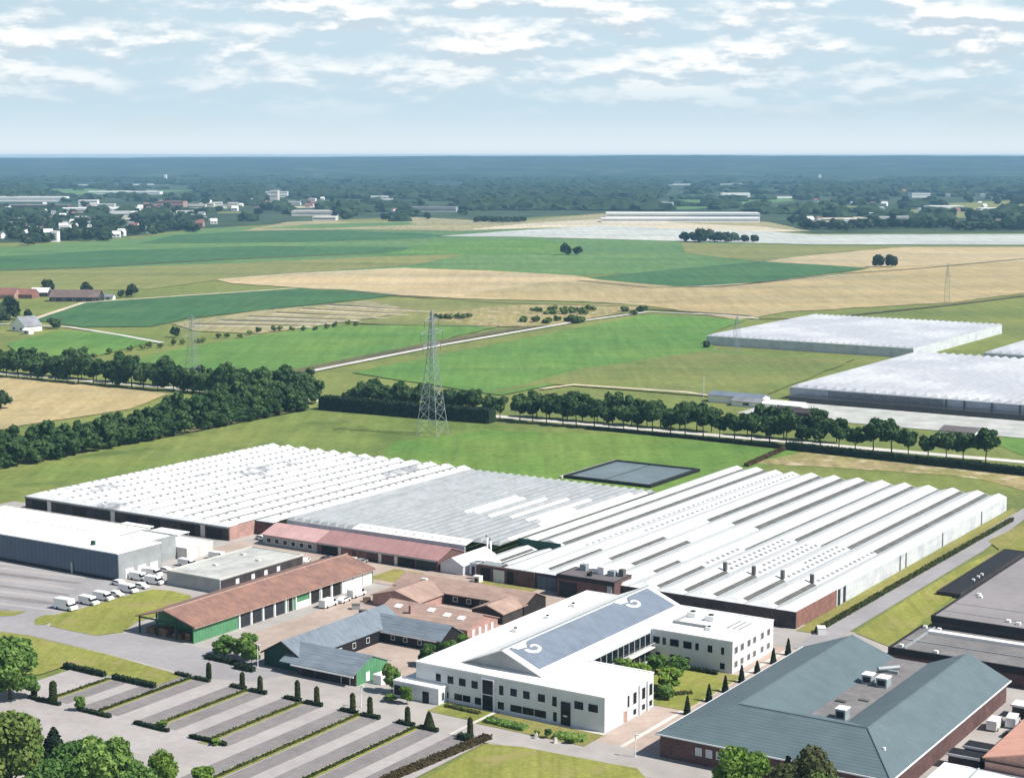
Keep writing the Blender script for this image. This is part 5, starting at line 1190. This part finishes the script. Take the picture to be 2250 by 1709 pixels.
# ------------------------------------------------------------------ pylons, mast, lamps
def pylon(label, xy, h, base, rot, r, arms=(0.72, 0.82, 0.92), arm=7.0):
    t = thing('pylon', label, 'pylon', 0, 0, 0, None, xy, rot)
    def hw(z):
        f = z / h
        return base / 2 * (1 - f / 0.62) + 1.5 * f / 0.62 if f < 0.62 else 1.5 + (0.35 - 1.5) * (f - 0.62) / 0.38
    zs = [0, 0.11, 0.21, 0.30, 0.385, 0.46, 0.53, 0.59, 0.65, 0.70, 0.75, 0.80, 0.85, 0.90, 0.95, 1.0]
    for sx, sy in ((1, 1), (1, -1), (-1, 1), (-1, -1)):
        k = MB()
        for a, b in zip(zs[:-1], zs[1:]): k.bar((sx * hw(a * h), sy * hw(a * h), a * h), (sx * hw(b * h), sy * hw(b * h), b * h), r, n=5)
        k.build('leg', 'metal', t)
    k = MB()
    for i, (a, b) in enumerate(zip(zs[:-1], zs[1:])):
        p, q = hw(a * h), hw(b * h); za, zb = a * h, b * h
        for (x0, y0), (x1, y1) in (((1, 1), (-1, 1)), ((1, -1), (-1, -1)), ((1, 1), (1, -1)), ((-1, 1), (-1, -1))):
            k.bar((x0 * p, y0 * p, za), (x1 * q, y1 * q, zb), r * 0.5); k.bar((x1 * p, y1 * p, za), (x0 * q, y0 * q, zb), r * 0.5)
            k.bar((x0 * q, y0 * q, zb), (x1 * q, y1 * q, zb), r * 0.5)
    k.build('bracing', 'metal', t)
    for i, f in enumerate(arms):
        z = f * h; L = arm * (1.0, 1.25, 0.8)[i]; c = MB()
        for s in (-1, 1):
            for sy in (-1, 1): c.bar((s * hw(z), sy * hw(z), z), (s * L, 0, z + 0.4), r * 0.6); c.bar((s * hw(z + 1.8), sy * hw(z + 1.8), z + 1.9), (s * L, 0, z + 0.4), r * 0.5)
            for q in (0.3, 0.55, 0.8): c.bar((s * L * q, 0.3, z + 0.1), (s * L * (q + 0.12), 0, z + 1.9 * (1 - q)), r * 0.4)
        co = c.build('crossarm', 'metal', t)
        ins = MB()
        for s in (-1, 1): ins.bar((s * L * 0.97, 0, z + 0.3), (s * L * 0.97, 0, z - 2.6), r * 0.7, n=6)
        ins.build('insulator', 'gh_strip', co)
    return t
pylon('tall grey lattice pylon standing before the block hedge in the middle of the view', W(-394, 553), 49.5, 9.5, radians(62), 0.14)
pylon('faint lattice pylon rising out of the tree rows at the left', ground_at(418, 842), 35.5, 6.5, radians(62), 0.075)
pylon('thin distant pylon over the grain field at the right', ground_at(2045, 660), 31, 4.0, radians(70), 0.06, arm=3)
pylon('slim lattice mast before the left corner of the furthest glasshouse', ground_at(1591, 760), 20, 2.0, radians(30), 0.06, arm=1.2)
def lamp(label, u, v, h):
    t = thing('street_lamp', label, 'lamp post', u, v, 0.08)
    MB().bar((u, v, 0), (u, v, h), 0.11, r2=0.07, n=8).build('pole', 'frame', t); q = MB(); q.box(u - 0.12, u + 0.75, v - 0.16, v + 0.16, h, h + 0.16); q.build('lamp_head', 'frame', t)
lamp('pale lamp post at the green gable of the slate stable', -242.6, 275.0, 5.4)
lamp('lamp post between the paired conifers and the office annex', -207.5, 266.0, 4.6)
lamp('lamp post at the corner of the brick hall', -147.2, 270.4, 4.4)
lamp('thin lamp mast in the field left of the blue-roofed bungalow', *to_uv(ground_at(1520, 866)), 11)

# ------------------------------------------------------------------ vehicles
def vehicle(name, label, u, v, rz, paint, L, Wd, prof, glass, group=None, cat='car', wr=0.33):
    """body from a side profile, dark glass band, four wheels; local x runs along the vehicle"""
    t = thing(name, label, cat, 0, 0, 0.09, group, W(u, v), rz)
    b = MB().extr(prof, -Wd / 2, Wd / 2, 'v'); bo = b.build('body', paint, t, bevel=0.07)
    for gname, pts in glass:
        gm = MB(); gm.extr(pts, -Wd / 2 - 0.015, Wd / 2 + 0.015, 'v'); gm.build(gname, 'glass', t)
    for x in (-L * 0.31, L * 0.31):
        for s in (-1, 1): MB().wheel(x, s * (Wd / 2 - 0.05), wr, wr, 0.24, 'v', 0, 14).build('wheel', 'tyre', t, True)
    lm = MB()
    for s in (-1, 1): lm.box(L / 2 - 0.03, L / 2 + 0.03, s * Wd * 0.33 - 0.18, s * Wd * 0.33 + 0.18, 0.62, 0.8)
    lm.build('headlight', 'frame', t)
    return t
CARP = [(-2.1, 0.3), (2.1, 0.3), (2.12, 0.75), (1.2, 0.92), (0.55, 1.42), (-1.1, 1.46), (-1.85, 0.98), (-2.12, 0.9)]
CARG = [('windows', [(1.08, 0.95), (0.52, 1.34), (-1.05, 1.37), (-1.65, 0.98)])]
VANP = [(-2.7, 0.35), (2.7, 0.35), (2.72, 1.0), (1.95, 1.2), (1.35, 2.15), (-2.7, 2.2)]
VANG = [('windscreen', [(1.98, 1.22), (1.42, 2.0), (0.9, 2.0), (0.9, 1.22)])]
def van(label, u, v, rz, group=None): return vehicle('van', label, u, v, rz, 'car_white', 5.4, 2.0, VANP, VANG, group, 'van', 0.36)
def car(label, u, v, rz, paint='car_white', group=None): return vehicle('parked_car', label, u, v, rz, paint, 4.2, 1.8, CARP, CARG, group)
rowl = ['nearest white van, alone at the tip of the lawn beside the asphalt yard', 'first white van behind the one at the lawn tip', 'white van third along the lawn edge', 'white car fourth along the lawn edge', 'white van fifth along the lawn edge', 'white car sixth along the lawn edge', 'last white van of the lawn edge row, by the gravel-roofed store']
cam_van = vehicle('camper_van', rowl[0], -314.6, 287.0, SITE, 'car_white', 6.2, 2.3, [(-3.1, 0.4), (3.1, 0.4), (3.12, 1.1), (2.4, 1.3), (1.9, 2.1), (1.9, 2.9), (-3.1, 2.8)], [('windscreen', [(2.42, 1.32), (1.94, 2.0), (1.3, 2.0), (1.3, 1.32)])], 'white vehicles along the lawn edge', 'camper', 0.38)
for i, (v, isv) in enumerate(((293.6, 1), (298.6, 1), (303.0, 0), (307.6, 1), (312.4, 0), (317.4, 1))):
    (van if isv else car)(rowl[i + 1], -313.6 - 0.35 * i * 0.6, v, SITE + 0.05 * (i % 3), group='white vehicles along the lawn edge')
for i, (u, v, k, l) in enumerate(((-321.5, 311.5, 0, 'white car by the near corner of the blue-grey warehouse'), (-321.0, 318.2, 1, 'white van at the first loading door of the blue-grey warehouse'), (-321.2, 323.4, 1, 'white van at the middle loading door of the blue-grey warehouse'), (-321.0, 328.4, 0, 'white car at the last loading door of the blue-grey warehouse'), (-320.8, 336.2, 1, 'white van right of the grey box annex'), (-319.6, 347.0, 1, 'white van beside the low white-roofed garage'), (-325.5, 372.0, 0, 'white car in the brick corner of the left greenhouse'),
      (-262.6, 324.0, 1, 'white van before the open bays of the long barn, nearest the dark doors'), (-262.2, 329.6, 0, 'white car before the open bays of the long barn'), (-262.8, 335.6, 1, 'white van by the white doors of the long barn'), (-96.6, 322.6, 1, 'white delivery van beside the right wall of the brick hall, front one'), (-94.2, 326.2, 1, 'white delivery van beside the right wall of the brick hall, rear one'))):
    (van if k else car)(l, u, v, SITE + (0 if u < -300 else pi / 2) + 0.06 * (i % 3))
for i, (u, v, p, l) in enumerate(((-91.6, 318.6, 'car_dark', 'black car behind the coral roof at the right edge'), (-89.2, 321.4, 'car_grey', 'silver car behind the coral roof at the right edge'), (-93.6, 305.8, 'car_dark', 'black car under the edge of the lean-tos by the brick hall'), (-293, 361.5, 'car_dark', 'dark car in front of the pink-roofed range'), (-283.6, 364.3, 'car_grey', 'silver car in front of the brown garage doors'), (-297, 357, 'car_white', 'white car in front of the pale pink house'))): car(l, u, v, SITE + 0.4 * i, p)
def bench_box(name, label, cat, u, v, sx, sy, sz, mat, lidmat, rot=0.0):
    t = thing(name, label, cat, 0, 0, 0.09, None, W(u, v), SITE + rot)
    MB().box(-sx / 2, sx / 2, -sy / 2, sy / 2, 0.08, sz).build('container', mat, t); MB().box(-sx / 2 - 0.06, sx / 2 + 0.06, -sy / 2 - 0.06, sy / 2 + 0.06, sz + 0.003, sz + 0.09).build('lid', lidmat, t)
    q = MB()
    for a in (-1, 1): q.box(a * sx * 0.4 - 0.08, a * sx * 0.4 + 0.08, -sy * 0.35, sy * 0.35, 0, 0.08)
    q.build('runner', 'black', t)
for i, (u, v, s, mt, l) in enumerate(((-245.5, 309, 1.5, 'door_dark', 'dark waste container left of the slate stable ridge'), (-250.6, 322.5, 1.3, 'door_dark', 'dark crate on the red paving by the rooflit roof'), (-255.2, 325.6, 1.4, 'steel_grey', 'grey container on the red paving left of the salmon roofs'), (-257.4, 332.8, 1.2, 'timber', 'brown crate at the left end of the salmon-tiled barn'), (-214.6, 286.0, 1.6, 'white', 'white container at the green gable end of the front stable wing'), (-214.0, 281.5, 2.2, 'white', 'larger white container beside the stable, nearest the office'), (-210.6, 316.5, 1.2, 'steel_grey', 'grey container by the brick gable with tall windows'), (-151.0, 366.8, 1.8, 'white', 'white container at the start of the lane hedge'), (-205.6, 352.5, 1.6, 'dark_green', 'green container before the plant room'))):
    bench_box('container', l, 'container', u, v, s * 1.4, s, s * 0.9, mt, 'gh_strip' if mt != 'white' else 'white', 0.3 * i)
for i, (u, v) in enumerate(((-168.0, 269.2), (-163.6, 269.0))):
    t = thing('garden_stone', ('left grey standing stone in the planting under the office', 'right grey standing stone in the planting under the office')[i], 'stone', 0, 0, 0.1, None, W(u, v), 0.4 * i)
    MB().extr([(-0.4, 0), (0.4, 0), (0.32, 0.9), (0.05, 1.25), (-0.3, 0.95)], -0.25, 0.25, 'v').build('block', 'concrete', t, bevel=0.06)

# ------------------------------------------------------------------ farm at the left
def farm(name, label, px, py, wd, dp, he, hr, wall, roof, axis='u', cat='farmhouse', rot=-0.35):
    x, y = ground_at(px, py); t = thing(name, label, cat, 0, 0, 0, None, (x, y), rot)
    gable_walls(-wd / 2, wd / 2, 0, dp, he, hr, axis).build('wall', wall, t); gable_roof(-wd / 2, wd / 2, 0, dp, he, hr, axis, 0.5, 0.3, 0.3).build('roof', roof, t)
    for k in range(max(1, int(wd // 7))): window(t, 'F', -wd / 2 + (k + 0.5) * wd / max(1, int(wd // 7)), he * 0.5, 2.2, 1.3, 0)
farm('farmhouse', 'red-roofed farmhouse at the left edge among the far left farm', 8, 646, 18, 11, 3.5, 8, 'brick_pink', 'red_far', rot=-0.2)
farm('farm_barn', 'longer red-roofed barn right of the edge farmhouse', 44, 645, 20, 12, 3.2, 7, 'brick', 'red_far', cat='barn', rot=-0.2)
farm('farm_shed', 'pale-roofed farm shed right of the red roofs', 84, 641, 14, 10, 3.5, 6.5, 'dark_wall', 'white_roof', cat='shed', rot=-0.1)
farm('farm_barn', 'long dark barn half hidden by trees at the far left farm', 160, 652, 38, 14, 3.5, 8.5, 'car_dark', 'brown_far', cat='barn', rot=-0.05)
farm('farm_shed', 'small white shed at the right end of the dark barn', 233, 648, 8, 6, 2.4, 4, 'white', 'grey_far', cat='shed', rot=-0.1)
farm('farmhouse', 'grey farmhouse with a pale roof and white gable at the left edge', 38, 716, 15, 13, 3.6, 9, 'white', 'grey_far', 'v', rot=-0.7)
farm('farm_shed', 'little white outhouse at the foot of the grey farmhouse', 56, 722, 5, 4, 2.4, 3.6, 'white', 'white_roof', cat='shed', rot=-0.5)

# ------------------------------------------------------------------ town and far buildings
def slab_building(label, px, py, wpx, dp, h, wall, roof, cat='building', rows=1):
    k = PW / 2212.0; x, y = ground_at(px, py); m = wpx * k * math.hypot(y, CAM_H) / FOC
    t = thing('town_building', label, cat, 0, 0, 0, None, (x, y), RND.uniform(-0.12, 0.12))
    MB().box(-m / 2, m / 2, 0, dp, 0, h).build('wall', wall, t); MB().box(-m / 2 - 0.3, m / 2 + 0.3, -0.3, dp + 0.3, h, h + 0.6).build('roof', roof, t)
    for r_ in range(rows):
        z = h * (r_ + 0.55) / rows; MB().box(-m / 2 + 1, m / 2 - 1, -0.12, -0.02, z - 0.7, z + 0.7).build('window_band', 'glass', t)
    return t
slab_building('very long pale industrial hall at the left edge of the town', 40, 436, 190, 60, 11, 'white', 'white_roof', 'hall')
slab_building('lower grey hall in front of the long pale one at the left of the town', 60, 452, 170, 40, 8, 'brick_dark', 'grey_far', 'hall')
slab_building('tall tower block with a broad white crown in the left part of the town', 592, 446, 17, 18, 34, 'concrete', 'white_roof', 'tower', 4)
slab_building('white slab across the top of the tower block', 597, 426, 48, 20, 14, 'white', 'white_roof', 'slab', 2)
slab_building('red-roofed school in the middle of the town', 365, 448, 62, 40, 12, 'brick_pink', 'red_far', 'school', 2)
slab_building('long cream flat-roofed store in the middle of the town', 205, 461, 185, 60, 9, 'concrete', 'white_roof', 'store')
slab_building('cream hall right of the long cream store', 262, 470, 50, 30, 10, 'white', 'white_roof', 'hall')
slab_building('white hall with dark windows behind the cream store', 190, 447, 40, 26, 14, 'white', 'white_roof', 'hall', 2)
slab_building('long cream hall at the right end of the town', 680, 467, 100, 50, 9, 'concrete', 'concrete', 'hall')
slab_building('lower cream hall in front of the long one at the right end of the town', 700, 478, 50, 30, 7, 'concrete', 'white_roof', 'hall')
slab_building('white cube building near the front of the town', 139, 508, 22, 20, 13, 'white', 'white_roof', 'building', 2)
slab_building('tall white house front at the near edge of the town', 116, 523, 16, 14, 13, 'white', 'white_roof', 'building', 2)
slab_building('pale long glasshouse in the woods at the far left', 275, 420, 140, 40, 7, 'white', 'white_roof', 'glasshouse')
slab_building('long white glasshouse row behind the film fields', 1475, 471, 330, 60, 8, 'white', 'white_roof', 'glasshouse')
slab_building('second white glasshouse row, just in front of the long one', 1470, 481, 340, 40, 7, 'white', 'white_roof', 'glasshouse')
slab_building('white works building left of the glasshouse row', 1380, 447, 150, 60, 10, 'white', 'grey_far', 'works')
slab_building('long white shed in the woods at the right', 2045, 458, 74, 40, 11, 'white', 'white_roof', 'shed')
slab_building('pale shed at the right edge of the woods', 2150, 461, 60, 40, 9, 'concrete', 'white_roof', 'shed')
slab_building('dark-roofed works above the long white shed at the right', 1990, 427, 40, 40, 12, 'white', 'grey_far', 'works')
slab_building('long grey building between the town and the film fields', 930, 459, 110, 40, 10, 'steel_grey', 'grey_far', 'building')
slab_building('long low white hall in the far woods right of centre', 1590, 428, 60, 40, 12, 'white', 'white_roof', 'hall')
slab_building('tall white silo tower in the far woods right of centre', 1771, 393, 5, 14, 30, 'white', 'white_roof', 'tower')
slab_building('tall white silo tower in the far woods left of centre', 357, 393, 5, 14, 30, 'white', 'white_roof', 'tower')
PALE = ['cream', 'white', 'pale grey', 'light']
for i in range(34):
    px, py = (RND.uniform(100, 480), RND.uniform(446, 486)) if i < 16 else ((RND.uniform(480, 900), RND.uniform(446, 474)) if i < 26 else (RND.uniform(1740, 2200), RND.uniform(440, 488)))
    py -= max(0, px - 250) * 0.04 if px < 1000 else 0
    o = slab_building('low flat-roofed %s building %s' % (('cream', 'white')[i % 2], 'among the left town houses' if i < 16 else ('at the right end of the left town' if i < 26 else 'in the village at the right')), px, py, RND.uniform(14, 44), 16, RND.uniform(6, 10), ('concrete', 'white')[i % 2], 'white_roof', 'building')
    o['group'] = '%s flat-roofed buildings %s' % (('cream', 'white')[i % 2], 'of the left town' if i < 16 else ('of the town end' if i < 26 else 'of the right village'))
for k in range(14):
    px, py = (RND.uniform(120, 820), RND.uniform(452, 484)) if k < 9 else (RND.uniform(1760, 2200), RND.uniform(445, 485))
    py -= max(0, px - 250) * 0.04 if px < 1000 else 0
    w_ = RND.uniform(40, 110)
    patch('bare_ground', [(px - w_, py), (px + w_ * 0.7, py - 2.4), (px + w_, py + 1), (px - w_ * 0.6, py + 3)], 0.5 + 0.02 * k, 'pale' if k % 2 else 'yellow')
VAR = [('white', 'grey_far', 'small white house with a grey roof in the distant town', 'white houses with grey roofs'), ('white', 'red_far', 'small white house with a red roof in the distant town', 'white houses with red roofs'), ('brick_pink', 'red_far', 'small brick house with a red roof in the distant town', 'brick houses with red roofs'), ('white', 'white_roof', 'small all-white house in the distant town', 'all-white houses'), ('brick_dark', 'brown_far', 'small dark brown house in the distant town', 'dark brown houses')]
HP = []
for wl_, rf_, lb, gp in VAR:
    t = thing('house', lb, 'house', 0, 0, 0, gp, (0, 0), 0)
    gable_walls(-6, 6, 0, 9, 5.5, 9.5, 'u').build('wall', wl_, t); gable_roof(-6, 6, 0, 9, 5.5, 9.5, 'u', 0.5, 0.3, 0.3).build('roof', rf_, t)
    window(t, 'F', -2.6, 2.6, 3, 1.8, 0); window(t, 'F', 2.6, 2.6, 3, 1.8, 0); HP.append([t, 0])
def put_house(px, py, k=None, s=1.0):
    k = RND.choice([0, 0, 1, 2, 3, 3, 3, 4, 4]) if k is None else k
    x, y = ground_at(px, py); rz = RND.uniform(-0.6, 0.6)
    if HP[k][1] == 0:
        HP[k][1] = 1; o = HP[k][0]; o.location = (x, y, 0.3); o.rotation_euler = (0, 0, rz); o.scale = (s, s, s)
    else: copy_thing(HP[k][0], x, y, rz, s, None, 0.3)
for i in range(150):
    r_ = RND.random()
    if r_ < 0.55: px, py = RND.uniform(-30, 470), RND.uniform(442, 520); py -= max(0, px - 250) * 0.09 + 0
    elif r_ < 0.75: px, py = RND.uniform(470, 860), RND.uniform(432, 470)
    else: px, py = RND.uniform(1740, 2240), RND.uniform(415, 492)
    put_house(px, py, None, RND.uniform(0.6, 1.05))
# town and hedgerow trees, each its own
for i in range(210):
    r_ = RND.random()
    if r_ < 0.50: px, py = RND.uniform(-30, 420), RND.choice([RND.uniform(446, 526), RND.uniform(490, 526)]); py -= max(0, px - 180) * 0.1; lab, gp = 'dark tree among the houses of the left town', 'trees of the left town'
    elif r_ < 0.68: px, py = RND.uniform(420, 1000), RND.uniform(436, 478); lab, gp = 'dark tree at the right end of the left town', 'trees at the town edge'
    else: px, py = RND.uniform(1700, 2250), RND.uniform(430, 494); lab, gp = 'dark tree among the houses at the right', 'trees of the right-hand village'
    spot('far%d' % (i % 3), px, py, RND.uniform(10, 17), RND.uniform(13, 22), lab, gp)
for i in range(16): spot('far%d' % (i % 3), 1030 + 6.5 * i, 480 + RND.uniform(-1, 1), 9, 16, 'dark tree of the short row before the film fields', 'short row before the film fields')
for i in range(34): spot('far%d' % (i % 3), 1740 + 15 * i, 496 + RND.uniform(-2.5, 2.5) - 4 * (i > 8 and i < 22), RND.uniform(10, 16), 22, 'dark tree along the far side of the film field at the right', 'trees along the film field')
for i in range(30): spot('far%d' % (i % 3), 60 + 12 * i, 527 - 0.10 * 12 * i + RND.uniform(-3, 3), RND.uniform(9, 14), 18, 'dark tree on the field side of the left town', 'trees on the field side of the town')

# the far woods: clumps that read as one mass
rs = np.random.RandomState(21)
bm_ = []
ico = bpy.data.meshes.new('tmp')
import bmesh
b_ = bmesh.new(); bmesh.ops.create_icosphere(b_, subdivisions=2, radius=1.0)
IV_ = np.array([v.co[:] for v in b_.verts]); IF_ = np.array([[v.index for v in f.verts] for f in b_.faces]); b_.free(); bpy.data.meshes.remove(ico)
cl = []
CLEAR = [(1415, 1722, 392, 470), (80, 440, 396, 432), (1770, 1910, 380, 399), (1720, 2260, 425, 500), (-50, 1000, 430, 540), (560, 640, 395, 470), (700, 1010, 398, 408), (1900, 2220, 404, 414)]
def to_px(x, y):
    d_, u_ = y * cos(TILT) + CAM_H * sin(TILT), y * sin(TILT) - CAM_H * cos(TILT)
    k = 2212 / PW; return ((PW / 2 + FOC * x / d_) * k, (PH / 2 - FOC * u_ / d_) * k)
while len(cl) < 9000:
    d = 2900 + 5200 * rs.rand() ** 1.15; a = (rs.rand() - 0.5) * 0.66; x, y = d * math.tan(a), d
    n = sin(x * 0.0031 + 1.3) * sin(y * 0.0052 + 0.7) + 0.6 * sin(x * 0.0083 + y * 0.0061 + 2.1) + 0.35 * sin(y * 0.02 + x * 0.002)
    if n < -0.12: continue
    u_ = x / y
    qx, qy = to_px(x, y)
    if any(c[0] < qx < c[1] and c[2] < qy < c[3] for c in CLEAR) and rs.rand() > 0.04: continue
    if d < 3500 and -0.05 < u_ < 0.14: continue
    cl.append((x, y))
V_, F_ = [], []
for i, (x, y) in enumerate(cl):
    r = 7 + 10 * rs.rand() + y * 0.0016; h = 7 + 8 * rs.rand()
    jit = 1 + 0.22 * rs.normal(size=(len(IV_), 1))
    V_.append(IV_ * jit * np.array((r * (0.9 + 0.7 * rs.rand()), r * 0.9, h)) + np.array((x, y, 0.25 * h))); F_.append(IF_ + i * len(IV_))
me = bpy.data.meshes.new('far_wood'); me.from_pydata(np.vstack(V_).tolist(), [], np.vstack(F_).tolist()); me.materials.append(M['leaf_far']); me.update()
fw = bpy.data.objects.new('far_wood', me); COL.objects.link(fw); props(fw, 'dark far-off woods reaching to the wooded ridge', 'woods', None, 'stuff')

# drop prototypes that were never planted
for k, (o, _, _) in PROTO.items():
    if k not in USED:
        for c in list(o.children): bpy.data.objects.remove(c)
        bpy.data.objects.remove(o)

# ------------------------------------------------------------------ haze: one box of thin air round camera and scene
hb_ = MB().box(-8600, 8600, -380, 15300, -6, 115.2)
hz_m = bpy.data.materials.new('thin_air'); hz_m.use_nodes = True
hn = hz_m.node_tree.nodes; hn.clear()
pv = hn.new('ShaderNodeVolumePrincipled'); pv.inputs['Color'].default_value = (0.35, 0.68, 1.0, 1); pv.inputs['Density'].default_value = 7.4e-5; pv.inputs['Anisotropy'].default_value = 0.0
ou = hn.new('ShaderNodeOutputMaterial'); hz_m.node_tree.links.new(pv.outputs[0], ou.inputs['Volume'])
M['thin_air'] = hz_m
hzo = hb_.build('haze', 'thin_air'); props(hzo, 'thin blue haze over the plain', 'haze', None, 'stuff')
